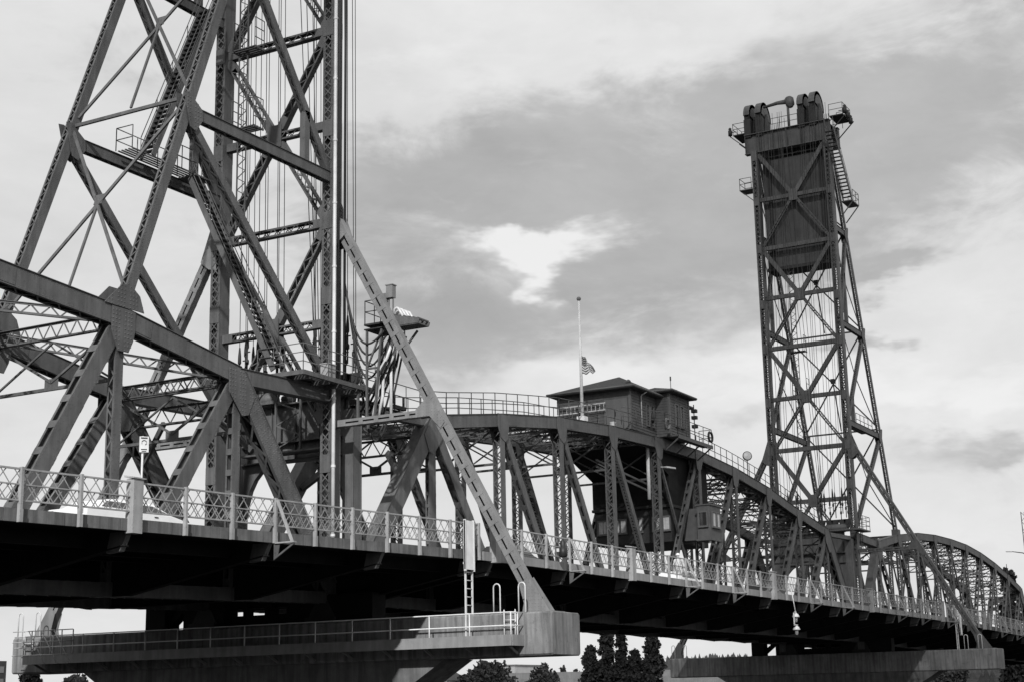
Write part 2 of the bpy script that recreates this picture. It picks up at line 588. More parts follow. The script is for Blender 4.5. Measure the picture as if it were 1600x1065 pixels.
BRK = {'left': [-1.42 - P * k for k in range(0, 9)], 'lift': [P * k for k in range(0, 12)], 'right': [75.78 + P * k for k in range(0, 12)]}
deck_names = ['left', 'lift', 'right']
for (kind, x0, x1), nm in zip(SPANS, deck_names):
    xs = stations(x0, x1)
    root = thing('roadway_deck', (x0, 0, zd(x0)), kind='structure')
    m1 = MB()
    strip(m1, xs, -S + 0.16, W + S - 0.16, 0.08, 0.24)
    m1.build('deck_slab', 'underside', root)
    m1 = MB()
    strip(m1, xs, -3.9, W + 3.9, 0.244, 0.30)
    m1.build('road_surface', 'asphalt', root)
    for ya, yb in ((-S + 0.17, -4.0), (W + 4.0, W + S - 0.17)):
        m1 = MB()
        strip(m1, xs, ya, yb, 0.244, 0.36)
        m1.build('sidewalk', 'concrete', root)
    # edge fascia, one piece per railing bay, small open joints between the pieces
    for side, (ya, yb) in enumerate(((-S, -S + 0.155), (W + S - 0.155, W + S))):
        step = P / 3 if nm != 'lift' else P
        k = int((x1 - x0) / step)
        for i in range(k + 1):
            a, b = x0 + i * step + 0.012, min(x0 + (i + 1) * step - 0.012, x1 - 0.012)
            if b - a < 0.2 or b < -33:
                continue
            m1 = MB()
            strip(m1, [a, b], ya + (0.01 if i % 2 else 0), yb, 0.0, 0.365)
            m1.build('fascia_panel', 'fascia_steel' if nm == 'lift' else 'concrete_stained', root)
    # floor beams with tapered sidewalk brackets
    for x in BRK[nm]:
        if x < -50:
            continue
        m1 = MB()
        z = zd(x)
        for y0, y1, s in ((-S + 0.25, 0.0, 1), (W, W + S - 0.25, -1)):
            tip, rootz = z - 0.42, z - 1.45
            pts = [(x, y0, z + 0.07), (x, y1, z + 0.07), (x, y1, rootz), (x, y1 - 1.0 if s > 0 else y1, rootz)] if s > 0 else \
                [(x, y0, z + 0.07), (x, y1, z + 0.07), (x, y1, tip), (x, y0 + 1.0, rootz), (x, y0, rootz)]
            if s > 0:
                pts = pts + [(x, y0, tip)]
            m1.poly(pts, (1, 0, 0), 0.03)
            a = Vector((x, y0 if s > 0 else y1, tip))
            b = Vector((x, y1 - 1.0 if s > 0 else y0 + 1.0, rootz))
            m1.bar(a, b, 0.3, 0.03, (1, 0, 0))
        m1.box(x - 0.015, x + 0.015, 0.0, W, z - 1.45, z + 0.07)
        m1.box(x - 0.17, x + 0.17, 0.0, W, z - 1.48, z - 1.45)
        m1.build('floor_beam', 'shaded_steel', root)
    for y in (-5.6, -3.9, -2.2, 1.1, 2.7, 4.3, 5.6, W + 2.2, W + 3.9, W + 5.6):
        m1 = MB()
        strip(m1, xs, y - 0.01, y + 0.01, -0.38, 0.075)
        strip(m1, xs, y - 0.1, y + 0.1, -0.40, -0.38)
        m1.build('stringer', 'shaded_steel', root)

# hanging bracket ends that show below the deck edge
# ------------------------------------------------------------------ trusses


def gusset(mb, x, z, y, pts, th=0.025, wid=0.62, riv=True):
    for s in (-1, 1):
        yy = y + s * (wid / 2 + th / 2)
        mb.poly([(x + px, yy, z + pz) for px, pz in pts], (0, 1, 0), th)
    if riv:
        yy = y - wid / 2 - th
        xs = [p[0] for p in pts]
        zs = [p[1] for p in pts]
        nx = int((max(xs) - min(xs)) / 0.16)
        nz = int((max(zs) - min(zs)) / 0.16)
        for i in range(nx + 1):
            for j in range(nz + 1):
                px, pz = min(xs) + 0.06 + i * 0.16, min(zs) + 0.06 + j * 0.16
                if inside(px, pz, pts) and i % 4 != 3:
                    mb.rivet((x + px, yy, z + pz), (0, -1, 0), 0.034)


def inside(x, z, pts):
    c = False
    k = len(pts)
    for i in range(k):
        (x1, z1), (x2, z2) = pts[i], pts[(i + 1) % k]
        if (z1 > z) != (z2 > z) and x < (x2 - x1) * (z - z1) / (z2 - z1) + x1:
            c = not c
    return c and min(abs(x - a) + abs(z - b) for a, b in pts) > 0.05


def truss(root, U, L, y, cfg, near):
    """U: dict k->(x,z) of the top nodes, L: dict k->(x,z) of the bottom nodes"""
    ku, kl = sorted(U), sorted(L)
    cw, cd = cfg['chord']
    pt = lambda p: V(p[0], y, p[1])
    for a, b in zip(ku[:-1], ku[1:]):
        m1 = MB()
        pa, pb = pt(U[a]), pt(U[b])
        laced(m1, pa, pb, wid=cw, dep=cd, cover=(1,), pitch=0.5, fl=0.12)
        t, n, mm = frame(pa, pb, (0, 1, 0))
        if near and cfg.get('riv'):
            Ln = (pb - pa).length
            for q in (-1, 1):
                for i in range(int(Ln / 0.16)):
                    m1.rivet(pa + t * (0.1 + i * 0.16) - n * cw / 2 + mm * q * (cd / 2 - 0.07), -n, 0.02)
        # splice plate
        m1.obox(pa + t * 1.1 - n * (cw / 2 + 0.008), t * 0.45, n * 0.008, mm * cd * 0.42)
        m1.build('top_chord', 'steel', root)
    for a, b in zip(kl[:-1], kl[1:]):
        m1 = MB()
        laced(m1, pt(L[a]), pt(L[b]), wid=0.5, dep=0.5, pitch=0.5)
        m1.build('bottom_chord', 'steel', root)
    for e0, e1 in cfg['ends']:
        m1 = MB()
        pa, pb = pt(U[e0]), pt(L[e1])
        laced(m1, pa, pb, wid=cw + 0.02, dep=cfg.get('endw', 0.85), cover=(cfg['endcover'](e0),), pitch=0.75, fl=0.14, bw=0.09)
        if near and cfg.get('riv'):
            t, n, mm = frame(pa, pb, (0, 1, 0))
            Ln = (pb - pa).length
            for i in range(int(Ln / 0.11)):
                for q in (-0.36, -0.26, -0.1, 0.05, 0.2, 0.33):
                    if (i + int(q * 100)) % 3:
                        m1.rivet(pa + t * (0.1 + i * 0.11) - n * (cw + 0.02) / 2 + mm * q, -n, 0.032)
        m1.build('end_post', 'steel', root)
    for k in cfg['verts']:
        wd, dp, st = cfg['vert'](k)
        m1 = MB()
        laced(m1, pt(U[k]), pt(L[k]), wid=wd, dep=dp, style=st, bw=0.065, pitch=0.40 if st == 'z' else None, fl=0.07, riv=0.16 if near and cfg.get('riv') else 0)
        m1.build('vertical_post', 'steel', root)
    for a, b, wd, dp, st in cfg['diags']:
        m1 = MB()
        laced(m1, pt(U[a]), pt((L[b][0] + cfg.get('dx', 0), L[b][1])), wid=wd, dep=dp, style=st, riv=0.16 if near and cfg.get('riv') else 0)
        m1.build('diagonal', 'steel', root)
    for k in ku:
        m1 = MB()
        pts = cfg['gus'](k)
        gusset(m1, U[k][0], U[k][1], y, pts, wid=cw + 0.03, riv=near and cfg.get('riv', False))
        m1.build('gusset_plate', 'steel', root)


def laterals(root, U, drop=2.3, every=1, dense=True, lo=None, hi=None):
    ks = sorted(U)
    for i, k in enumerate(ks):
        x, z = U[k]
        m1 = MB()
        lattice_girder(m1, (x, 0.3, z - 0.05), (x, W - 0.3, z - 0.05), 0.62, pitch=0.34, wide=0.2)
        m1.build('top_strut', 'steel', root)
        # sway frame below
        m1 = MB()
        zz = z - drop
        m1.bar((x, 0.2, zz), (x, W - 0.2, zz), 0.12, 0.12, (1, 0, 0))
        for s in (0.25, W - 0.25):
            m1.bar((x, s, z - 0.4), (x, W / 2, zz + 0.25), 0.09, 0.09, (1, 0, 0))
            m1.bar((x, s, zz + 0.1), (x, W / 2, z - 0.5), 0.07, 0.07, (1, 0, 0))
        m1.poly([(x, W / 2 - 0.35, zz - 0.05), (x, W / 2 + 0.35, zz - 0.05), (x, W / 2 + 0.35, zz + 0.4), (x, W / 2 - 0.35, zz + 0.4)], (1, 0, 0), 0.02)
        m1.build('sway_frame', 'steel', root)
    for k, k2 in zip(ks[:-1], ks[1:]):
        (x0, z0), (x1, z1) = U[k], U[k2]
        for ya, yb in ((0.3, W - 0.3), (W - 0.3, 0.3)):
            m1 = MB()
            lattice_girder(m1, (x0 + 0.1, ya, z0 + 0.05), (x1 - 0.1, yb, z1 + 0.05), 0.42 if dense else 0.3, pitch=0.36, wide=0.12)
            m1.build('lateral_brace', 'steel', root)


GL = [(-0.62, 0.32), (0.62, 0.32), (0.62, -0.42), (0.52, -0.85), (0.30, -1.3), (-0.28, -1.3), (-0.62, -0.6)]
GHIP = [(-0.7, 0.25), (0.2, 0.25), (0.95, -0.75), (0.55, -1.55), (0.15, -1.65), (-0.7, -0.75)]
mir = lambda pts: [(-a, b) for a, b in pts][::-1]

# ---- left fixed span (its last panels reach the tower)
LU = {10 - k: (-8.17 - 6.8 * k, z) for k, z in enumerate([4.02, 5.05, 5.50, 5.6, 5.5, 5.1])}
LL = {11 - k: (-1.45 - 6.75 * k, zb(-1.45 - 6.75 * k)) for k in range(0, 8)}
left = thing('fixed_truss_span', (-1.45, W / 2, zb(0)), 'steel through-truss span at the left, in front of the nearer lift tower', 'truss bridge')
cfgL = dict(chord=(0.58, 0.74), riv=True, ends=[(10, 11)], endcover=lambda k: 1, endw=0.8, verts=[10, 9, 8, 7],
            vert=lambda k: (0.34, 0.42, 'b' if k == 10 else 'z'),
            diags=[(k, k - 1, 0.44, 0.66 if k != 10 else 0.62, 'b') for k in (10, 9, 8, 7)], dx=0.75,
            gus=lambda k: GHIP if k == 10 else GL)
for y, near in ((0, True), (W, False)):
    truss(left, LU, LL, y, cfgL, near)
laterals(left, {k: LU[k] for k in LU if k >= 6})
# connection plates above the chord where the tower's back legs land
for y in (0, W):
    m1 = MB()
    gusset(m1, LU[9][0], LU[9][1], y, [(-1.05, 0.37), (1.05, 0.34), (0.8, 0.95), (0.35, 1.25), (-0.15, 1.25)], wid=0.64, riv=(y == 0))
    m1.build('leg_plate', 'steel', left)
# portal between the end posts
m1 = MB()
pz = 3.0
lattice_girder(m1, (-7.2, 0.3, 3.0), (-7.2, W - 0.3, 3.0), 0.75, pitch=0.5, wide=0.24)
lattice_girder(m1, (-8.1, 0.3, 4.0), (-8.1, W - 0.3, 4.0), 0.5, pitch=0.4, wide=0.24)
for s, ys in ((0.3, 1.9), (W - 0.3, W - 1.9)):
    m1.bar((-6.6, s, 1.2), (-7.2, ys, 2.7), 0.16, 0.2, (1, 0, 0))
m1.build('portal_brace', 'steel', left)

# ---- lift span
ZU = [4.30, 5.37, 6.20, 6.66, 6.88, 6.90, 6.50, 5.80, 4.75, 3.88]
TU = {k + 1: (P * (k + 1), ZU[k]) for k in range(10)}
TL = {k: (P * k, zb(1) + 0.0) for k in range(12)}
lift = thing('lift_truss_span', (LIFT_L / 2, W / 2, zb(1)), 'arched steel lift span of the bridge carrying the control house, between the two towers', 'truss bridge')
GT = [(-0.55, 0.3), (0.6, 0.3), (0.62, -0.4), (0.5, -0.95), (0.2, -1.15), (-0.25, -0.95), (-0.55, -0.35)]
dg = [(1, 2, 0.40, 0.60, 'b'), (2, 3, 0.36, 0.45, 'b'), (3, 4, 0.34, 0.38, 'b'), (4, 5, 0.34, 0.36, 'x'), (5, 6, 0.14, 0.16, 'b'),
      (6, 5, 0.34, 0.34, 'b'), (7, 6, 0.36, 0.36, 'b'), (8, 7, 0.38, 0.42, 'b'), (9, 8, 0.40, 0.46, 'b'), (10, 9, 0.42, 0.55, 'b')]
cfgT = dict(chord=(0.50, 0.66), ends=[(1, 0), (10, 11)], endcover=lambda k: 1 if k == 10 else -1, endw=0.95, verts=list(range(1, 11)),
            vert=lambda k: (0.22, 0.62, 'b') if k == 1 else ((0.52, 0.42, 'z') if k < 10 else (0.36, 0.4, 'z')), diags=dg,
            gus=lambda k: (GHIP if k == 10 else (mir(GHIP) if k == 1 else (GT if k <= 5 else mir(GT)))))
for y, near in ((0, True), (W, False)):
    truss(lift, TU, TL, y, cfgT, near)
    for x, sgn in ((0.15, 1), (LIFT_L - 0.15, -1)):          # end guide posts next to the tower columns
        m1 = MB()
        laced(m1, (x, y, 3.9), (x, y, zb(1)), wid=0.5, dep=0.62, style='z', cover=(-1, 1))
        for i in range(70):
            for q in (-0.24, 0.24):
                m1.rivet((x + q, y - 0.25, 3.7 - i * 0.12), (0, -1, 0), 0.02)
        m1.build('guide_post', 'steel', lift)
        m1 = MB()
        laced(m1, (x, y, 3.95), (TU[1][0] if sgn > 0 else TU[10][0], y, TU[1][1] - 0.1 if sgn > 0 else TU[10][1] - 0.1), wid=0.4, dep=0.34, style='z')
        m1.build('end_strut', 'steel', lift)
laterals(lift, TU)
# second layer of light bracing under the deck of the upper walkway
for k in range(1, 10):
    (x0, z0), (x1, z1) = TU[k], TU[k + 1]
    m1 = MB()
    for i in range(1, 4):
        f = i / 4
        xx, zz = x0 + (x1 - x0) * f, z0 + (z1 - z0) * f
        lattice_girder(m1, (xx, 0.3, zz - 0.1), (xx, W - 0.3, zz - 0.1), 0.34, pitch=0.36, wide=0.09)
    m1.build('walkway_joist', 'steel', lift)
# portals
for k, dx in ((1, -1.2), (10, 1.2)):
    x, z = TU[k]
    m1 = MB()
    lattice_girder(m1, (x + dx * 0.8, 0.3, z - 1.2), (x + dx * 0.8, W - 0.3, z - 1.2), 0.8, pitch=0.5, wide=0.3)
    for s, ys in ((0.3, 1.8), (W - 0.3, W - 1.8)):
        m1.bar((x + dx * 1.8, s, z - 3.0), (x + dx * 0.85, ys, z - 1.5), 0.25, 0.3, (1, 0, 0))
    m1.build('portal_brace', 'steel', lift)
# lifting girders across both ends, the ropes hang on them
for x, sgn in ((0.3, -1), (LIFT_L - 0.3, 1)):
    m1 = MB()
    m1.box(x - 0.02, x + 0.02, 0.3, W - 0.3, 1.9, 4.55)
    for z in (1.9, 2.75, 4.55):
        m1.box(x - 0.38, x + 0.38, 0.3, W - 0.3, z - 0.03, z + 0.03)
    for i in range(5):
        yy = 0.5 + i * (W - 1.0) / 4
        m1.box(x - 0.14, x + 0.14, yy - 0.012, yy + 0.012, 1.93, 2.72)
        m1.box(x - 0.14, x + 0.14, yy - 0.012, yy + 0.012, 2.78, 4.52)
    for s, y0, y1 in ((1, 0.25, 2.2), (-1, W - 0.25, W - 2.2)):   # curved knees
        pts = [(x, y0, 1.88)]
        for i in range(7):
            g = i / 6 * math.pi / 2
            pts.append((x, y1 - (y1 - y0) * math.sin(g) * 0.92, 1.88 - 2.4 * (1 - math.cos(g))))
        pts.append((x, y0, -0.6))
        m1.poly(pts if s < 0 else pts[::-1], (1, 0, 0), 0.3)
    m1.build('lifting_girder', 'steel', lift)
    m1 = MB()
    handrail(m1, [(x + sgn * 0.34, 0.6, 4.58), (x + sgn * 0.34, W - 0.6, 4.58)], 0.95, (0.5,), 0.022, 0.9)
    m1.build('girder_rail', 'steel', lift)
    m1 = MB()
    for yy in (2.2, 3.6):
        m1.bar((x + sgn * 1.1, yy, 2.2), (x + sgn * 1.1, yy, 4.55), 0.09, 0.09)
        m1.bar((x + sgn * 1.1, yy, 4.5), (x, yy, 4.5), 0.08, 0.08, (0, 1, 0))
    for k in range(4):
        m1.bar((x + sgn * 1.1, 2.2 if k % 2 else 3.6, 2.3 + k * 0.55), (x + sgn * 1.1, 3.6 if k % 2 else 2.2, 2.85 + k * 0.55), 0.05, 0.06, (1, 0, 0))
    m1.box(min(x + sgn * 0.4, x + sgn * 1.15), max(x + sgn * 0.4, x + sgn * 1.15), 0.9, W - 0.9, 2.1, 2.18)
    m1.build('access_frame', 'steel', lift)
    for k in range(6):          # machinery on top of the girder
        m1 = MB()
        yy = 0.9 + k * 0.95
        m1.lathe((x, yy, 4.85), (0, 1, 0), [(0.1, -0.3), (0.26, -0.28), (0.26, 0.0), (0.18, 0.05), (0.18, 0.3)], 10)
        m1.box(x - 0.3, x + 0.3, yy - 0.25, yy + 0.2, 4.58, 4.72)
        m1.build('rope_adjuster', 'steel_dark', lift)

# ---- right fixed span
ZR = [4.05, 5.15, 5.85, 6.20, 6.30, 6.22, 5.80, 5.10, 4.15, 2.95]
RU = {k + 1: (75.9 + P * (k + 1), ZR[k]) for k in range(10)}
RL = {k: (75.9 + P * k, zb(75.9 + P * k)) for k in range(12)}
right = thing('fixed_truss_span', (75.9 + 37, W / 2, zb(100)), 'arched steel truss span at the far right, beyond the farther tower', 'truss bridge')
cfgR = dict(chord=(0.50, 0.66), ends=[(1, 0), (10, 11)], endcover=lambda k: 1 if k == 10 else -1, endw=0.9, verts=list(range(1, 11)),
            vert=lambda k: (0.34, 0.42, 'b' if k in (1, 10) else 'z'),
            diags=[(k, k + 1, 0.38, 0.42, 'b') for k in range(1, 5)] + [(5, 6, 0.14, 0.16, 'b'), (6, 5, 0.34, 0.34, 'b')] + [(k, k - 1, 0.38, 0.42, 'b') for k in range(7, 11)],
            gus=lambda k: (GHIP if k == 10 else (mir(GHIP) if k == 1 else (GT if k <= 5 else mir(GT)))))
for y, near in ((0, False), (W, False)):
    truss(right, RU, RL, y, cfgR, near)
laterals(right, RU)
for k, dx in ((1, -1.2), (10, 1.2)):
    x, z = RU[k]
    m1 = MB()
    lattice_girder(m1, (x + dx * 0.8, 0.3, z - 1.2), (x + dx * 0.8, W - 0.3, z - 1.2), 0.8, pitch=0.5, wide=0.3)
    m1.build('portal_brace', 'steel', right)
# start of the next span
m1 = MB()
nxt = thing('truss_span_stub', (153, W / 2, zb(151)), 'short steel span end at the right edge of the picture', 'truss bridge')
for y in (0, W):
    x0 = 75.9 + 11 * P + 0.8
    m1 = MB()
    laced(m1, (x0, y, zb(x0)), (x0 + 6, y, 2.4), wid=0.5, dep=0.8, cover=(1,))
    m1.build('end_post', 'steel', nxt)
    m1 = MB()
    laced(m1, (x0 + 6, y, 2.4), (x0 + 14, y, 3.2), wid=0.5, dep=0.65, cover=(1,))
    m1.build('top_chord', 'steel', nxt)

# ------------------------------------------------------------------ lift towers
LEV_X = [2.9, 12.35, 21.8, 31.35, 40.9]      # corners of the cross bracing on the front face
LEV_S = [4.6, 14.4, 23.5, 32.5, 40.4]        # struts of the side faces


def leg_u(z):
    return 0.357 * (42.7 - z)


def tower(xc, dr, label, W=W):
    """dr: direction from the lift span towards the fixed span"""
    root = thing('lift_tower', (xc, W / 2, -5.7), label, 'bridge tower', 'lift towers')
    X = lambda u: xc + dr * u
    leftT = dr < 0
    for y in (0.0, W):
        m1 = MB()
        laced(m1, (xc, y, -5.6), (xc, y, 41.0), wid=0.58, dep=0.72, style='x', pitch=0.45, fl=0.13, bw=0.055, end=1.0, riv=0.15 if leftT and y == 0 else 0)
        # batten plates
        for z in (1.2, 4.6, 8.8, 12.35, 16.8, 21.8, 26, 31.35, 36):
            for q in (-1, 1):
                m1.obox((xc + q * 0.378, y, z), (0.008, 0, 0), (0, 0.28, 0), (0, 0, 0.4))
        m1.build('column', 'steel', root)
        m1 = MB()
        laced(m1, (X(leg_u(5.25)), y, 5.25), (X(leg_u(41.2)), y, 41.2), wid=0.36, dep=0.44, style='z', pitch=0.26, bw=0.045, fl=0.09, riv=0.16 if leftT and y == 0 else 0)
        m1.build('back_leg', 'steel', root)
        for i, z in enumerate(LEV_S):
            u = leg_u(z) if i else 6.5
            m1 = MB()
            if i == 0:
                laced(m1, (X(0.4), y, z - 0.35), (X(u), y, z - 0.55), wid=0.40, dep=0.62, style='z', cover=(-1, 1))
            else:
                laced(m1, (X(0.4), y, z), (X(u - 0.2), y, z), wid=0.34, dep=0.46, style='z', cover=(dr,), pitch=0.5, riv=0.16 if leftT and y == 0 else 0)
            m1.build('side_strut', 'steel', root)
        for i in range(1, 5):
            z0 = LEV_S[i]
            zl = LEV_S[i - 1] + 0.3
            m1 = MB()
            laced(m1, (X(leg_u(z0) - 0.2), y, z0 - 0.3), (X(0.4), y, zl), wid=0.30, dep=0.37, style='z', pitch=0.34, bw=0.055, riv=0.16 if leftT and y == 0 else 0)
            m1.build('side_diagonal', 'steel', root)
            # light counter rod
            m1 = MB()
            um, zm = (leg_u(z0) + 0.4) / 2, (z0 + zl) / 2
            if not leftT:
                m1.bar((X(um), y, zm), (X(leg_u(LEV_S[i - 1] + 1.2) if i > 1 else leg_u(5.9)), y, LEV_S[i - 1] + 0.5 if i > 1 else 6.2), 0.07, 0.07)
                m1.bar((X(um), y, zm), (X(0.4), y, z0 - 0.3), 0.06, 0.06)
            if 1 < i < 4:
                uv_ = 2.1
                zv = zl + (z0 - 0.3 - zl) * (uv_ - 0.4) / (leg_u(z0) - 0.6)
                m1.bar((X(uv_), y, zv), (X(uv_), y, LEV_S[i - 1] + 0.2), 0.3, 0.34)
            else:
                m1.bar((X(um), y, zm - 0.1), (X(um), y, zm + 0.1), 0.2, 0.2)
            m1.build('counter_rod', 'steel', root)
            m1 = MB()
            gusset(m1, X(leg_u(z0)), z0, y, [(-dr * a, b) for a, b in [(-0.32, 0.7), (-0.02, 0.75), (0.8, 0.22), (0.85, -0.22), (0.45, -0.8), (0.1, -0.7)]][::(1 if leftT else -1)], wid=0.42, riv=leftT and y == 0)
            m1.build('gusset_plate', 'steel', root)
    # front face cross bracing
    for i in range(4):
        z0, z1 = LEV_X[i], LEV_X[i + 1]
        zc = (z0 + z1) / 2
        m1 = MB()
        laced(m1, (xc, 0.33, zc), (xc, W - 0.33, zc), n=(0, 0, 1), wid=0.40, dep=0.30, style='z', pitch=0.34, bw=0.045, fl=0.08, cover=() if leftT else (-1, 1)) if leftT else laced(m1, (xc, 0.3, zc), (xc, W - 0.3, zc), n=(0, 0, 1), wid=0.26, dep=0.26, cover=(-1, 1))
        m1.build('front_strut', 'steel', root)
        if i:
            m1 = MB()
            laced(m1, (xc, 0.33, z0), (xc, W - 0.33, z0), n=(0, 0, 1), wid=0.42, dep=0.32, style='z', pitch=0.34, bw=0.045, fl=0.09, cover=() if leftT else (-1, 1)) if leftT else laced(m1, (xc, 0.3, z0), (xc, W - 0.3, z0), n=(0, 0, 1), wid=0.28, dep=0.28, cover=(-1, 1))
            m1.build('front_strut', 'steel', root)
        for ya, za in ((0.33, z0), (W - 0.33, z0), (0.33, z1), (W - 0.33, z1)):
            m1 = MB()
            s = 1 if ya < W / 2 else -1
            laced(m1, (xc, ya, za + (0.25 if za == z0 else -0.25)), (xc, W / 2 - s * 0.3, zc + (-0.4 if za == z0 else 0.4)), n=(0, 0, 1), wid=0.42 if leftT else 0.28, dep=0.30 if leftT else 0.24, style='z', pitch=0.42 if leftT else 0.3, bw=0.045, fl=0.08, cover=() if leftT or za == z0 else (-1, 1))
            m1.build('front_diagonal', 'steel', root)
        m1 = MB()
        for q in (-1, 1):
            m1.obox((xc + q * 0.2, W / 2, zc), (0.014, 0, 0), (0, 0.42, 0), (0, 0, 0.55))
        m1.build('gusset_plate', 'steel', root)
    # back face: light bracing between the two sloping legs
    zs = [6.0, 15.1, 24.0, 33.0, 40.5]
    for i in range(4):
        za, zb_ = zs[i], zs[i + 1]
        zc = (za + zb_) / 2 + 0.3
        p = lambda y, z: V(X(leg_u(z)), y, z)
        m1 = MB()
        m1.bar(p(0.2, zb_), p(W - 0.2, zb_), 0.12, 0.14, (1, 0, 0))
        m1.build('back_strut', 'steel', root)
        for ya, yb in ((0.2, W - 0.2), (W - 0.2, 0.2)):
            m1 = MB()
            m1.bar(p(ya, za + 0.4), p(yb, zb_ - 0.3), 0.08, 0.125, (1, 0, 0))
            m1.build('back_diagonal', 'steel_brace' if False else 'steel', root)
        m1 = MB()
        m1.bar(p(W / 2, zc), p(W / 2, za + 0.2), 0.08, 0.10, (1, 0, 0))
        m1.obox(p(W / 2, zc), (0.08 * dr, 0, -0.23), (0, 0.22, 0), (0.015, 0, 0.005 * dr))
        m1.build('hanger', 'steel', root)
    # outrigger braces from the columns down to the ends of the pier
    for s, y0, label2 in ((-1, 0.0, 'near'), (1, W, 'far')):
        m1 = MB()
        a = V(xc, y0 + s * 0.34, 12.3)
        b = V(xc, y0 + s * 10.15, -5.2)
        laced(m1, a, b, n=(0, 0, 1), wid=0.48, dep=0.36, style='b', fl=0.20, pitch=0.7, end=0.9)
        t, n, mm = frame(a, b, (1, 0, 0))
        L = (b - a).length
        for i in range(int(L / 0.2)):
            for e in (-0.19, -0.08, 0.08, 0.19):
                m1.rivet(a + t * (0.1 + 0.2 * i) - n * 0.181 + mm * e, -n, 0.022)
        m1.build('outrigger_brace', 'steel_brace' if leftT else 'steel', root)
        m1 = MB()
        f = (12.3 - 2.95) / 17.5
        yh = y0 + s * (0.34 + 9.81 * f)
        laced(m1, (xc, y0 + s * 0.34, 2.95), (xc, yh, 2.95), n=(0, 0, 1), wid=0.30, dep=0.34, style='b', pitch=0.8, fl=0.115)
        m1.build('outrigger_tie', 'steel_brace' if leftT else 'steel', root)
        bmat = 'steel_brace' if leftT else 'steel'
        outl = [[(yh + s * v, 2.95 + zz) for v, zz in ((-0.95, 0.17), (-0.55, 0.5), (-0.2, 0.55), (0.5, -0.5), (0.3, -0.75), (0.05, -0.5), (-0.25, -0.17), (-0.95, -0.17))],
                [(b.y + s * v, b.z + zz) for v, zz in ((-0.62, 0.62), (-0.2, 0.95), (0.72, -0.42), (0.72, -0.46), (-0.5, -0.46), (-0.42, -0.1))],
                [(y0 + s * v, 12.3 + zz) for v, zz in ((0.0, 1.1), (0.3, 1.0), (0.95, -0.8), (0.45, -1.2), (0.0, -1.3))]]
        for q in (-1, 1):
            for oi, ol in enumerate(outl):
                m1 = MB()
                m1.poly([(xc + q * (0.225 if oi < 2 else 0.33), yy, zz) for yy, zz in ol][::s], (1, 0, 0), 0.022)
                if q < 0 and leftT and s < 0:
                    oy, oz = [p[0] for p in ol], [p[1] for p in ol]
                    for i in range(14):
                        for j in range(14):
                            py, pz = min(oy) + 0.06 + i * 0.14, min(oz) + 0.06 + j * 0.14
                            if inside(py, pz, ol):
                                m1.rivet((xc - 0.236 - (0.105 if oi == 2 else 0), py, pz), (-1, 0, 0), 0.024)
                m1.build('brace_plate', bmat, root)
        m1 = MB()
        m1.box(xc - 0.6, xc + 0.6, b.y - 1.0, b.y + 1.0, -5.72, -5.66)
        m1.build('base_plate', bmat, root)
    # top girders, sheaves, platforms
    for u in (0.0, 2.7):
        m1 = MB()
        x = X(u)
        m1.box(x - 0.02, x + 0.02, -0.35, W + 0.85, 40.85, 42.75)
        for z in (40.85, 42.75):
            m1.box(x - 0.32, x + 0.32, -0.4, W + 0.9, z - 0.03, z + 0.03)
        for i in range(7):
            yy = -0.33 + i * (W + 1.15) / 6
            m1.box(x - 0.3, x + 0.3, yy - 0.015, yy + 0.015, 40.88, 42.72)
        m1.build('top_girder', 'steel', root)
    m1 = MB()
    m1.box(X(0.35) if dr > 0 else X(2.35), X(2.35) if dr > 0 else X(0.35), -0.3, W + 0.8, 42.4, 42.5)
    m1.build('top_floor', 'steel_dark', root)
    for y in (W + 0.55, W - 0.6, 2.3, 1.15):
        m1 = MB()
        m1.lathe((X(1.1), y, 44.72), (0, 1, 0), [(0.25, -0.4), (0.25, -0.2), (1.15, -0.2), (1.3, -0.27), (1.3, -0.22), (1.2, -0.16), (1.2, 0.16), (1.3, 0.22), (1.3, 0.27), (1.15, 0.2), (0.25, 0.2), (0.25, 0.4)], 24)
        sh = m1.build('sheave', 'steel_dark', root)
        m1 = MB()        # rounded hood over the upper half of the wheel
        prof = []
        for i in range(13):
            g = R(-12) + i / 12 * R(190)
            prof.append((math.cos(g), math.sin(g)))
        x0, rz = X(1.1), 44.72
        vs, fs = [], []
        for s in (-0.3, 0.3):
            for c, sn in prof:
                vs.append((x0 + 1.42 * c, y + s, rz + 1.42 * sn))
            for c, sn in prof:
                vs.append((x0 + 1.1 * c, y + s, rz + 1.1 * sn))
        k = 13
        for i in range(12):
            fs += [(i, i + 1, 2 * k + i + 1, 2 * k + i), (k + i, k + i + 1, i + 1, i), (2 * k + i, 2 * k + i + 1, 3 * k + i + 1, 3 * k + i)]
        fs += [tuple(range(0, k)), tuple(range(2 * k, 3 * k))[::-1]]
        m1.add(vs, fs, False)
        m1.build('sheave_hood', 'steel', sh)
        m1 = MB()
        for s in (-0.38, 0.38):
            m1.poly([(x0 - 0.9, y + s, 42.5), (x0 + 0.9, y + s, 42.5), (x0 + 0.4, y + s, 44.6), (x0 - 0.4, y + s, 44.6)], (0, 1, 0), 0.06)
        m1.box(x0 - 0.7, x0 + 0.7, y - 0.3, y + 0.3, 42.52, 43.1)
        m1.box(x0 - 1.3, x0 + 1.0, y - 0.33, y + 0.33, 42.52, 44.35)
        m1.build('bearing_stand', 'steel_dark', sh)
    m1 = MB()
    handrail(m1, [(X(-0.3), 2.6, 42.78), (X(-0.3), 5.2, 42.78)], 1.1, (0.55,), 0.03, 0.9)
    handrail(m1, [(X(3.0), -0.7, 42.78), (X(3.0), W + 0.7, 42.78)], 1.1, (0.55,), 0.03, 1.2)
    m1.build('handrail', 'steel', root)
    m1 = MB()            # small jib crane on the top
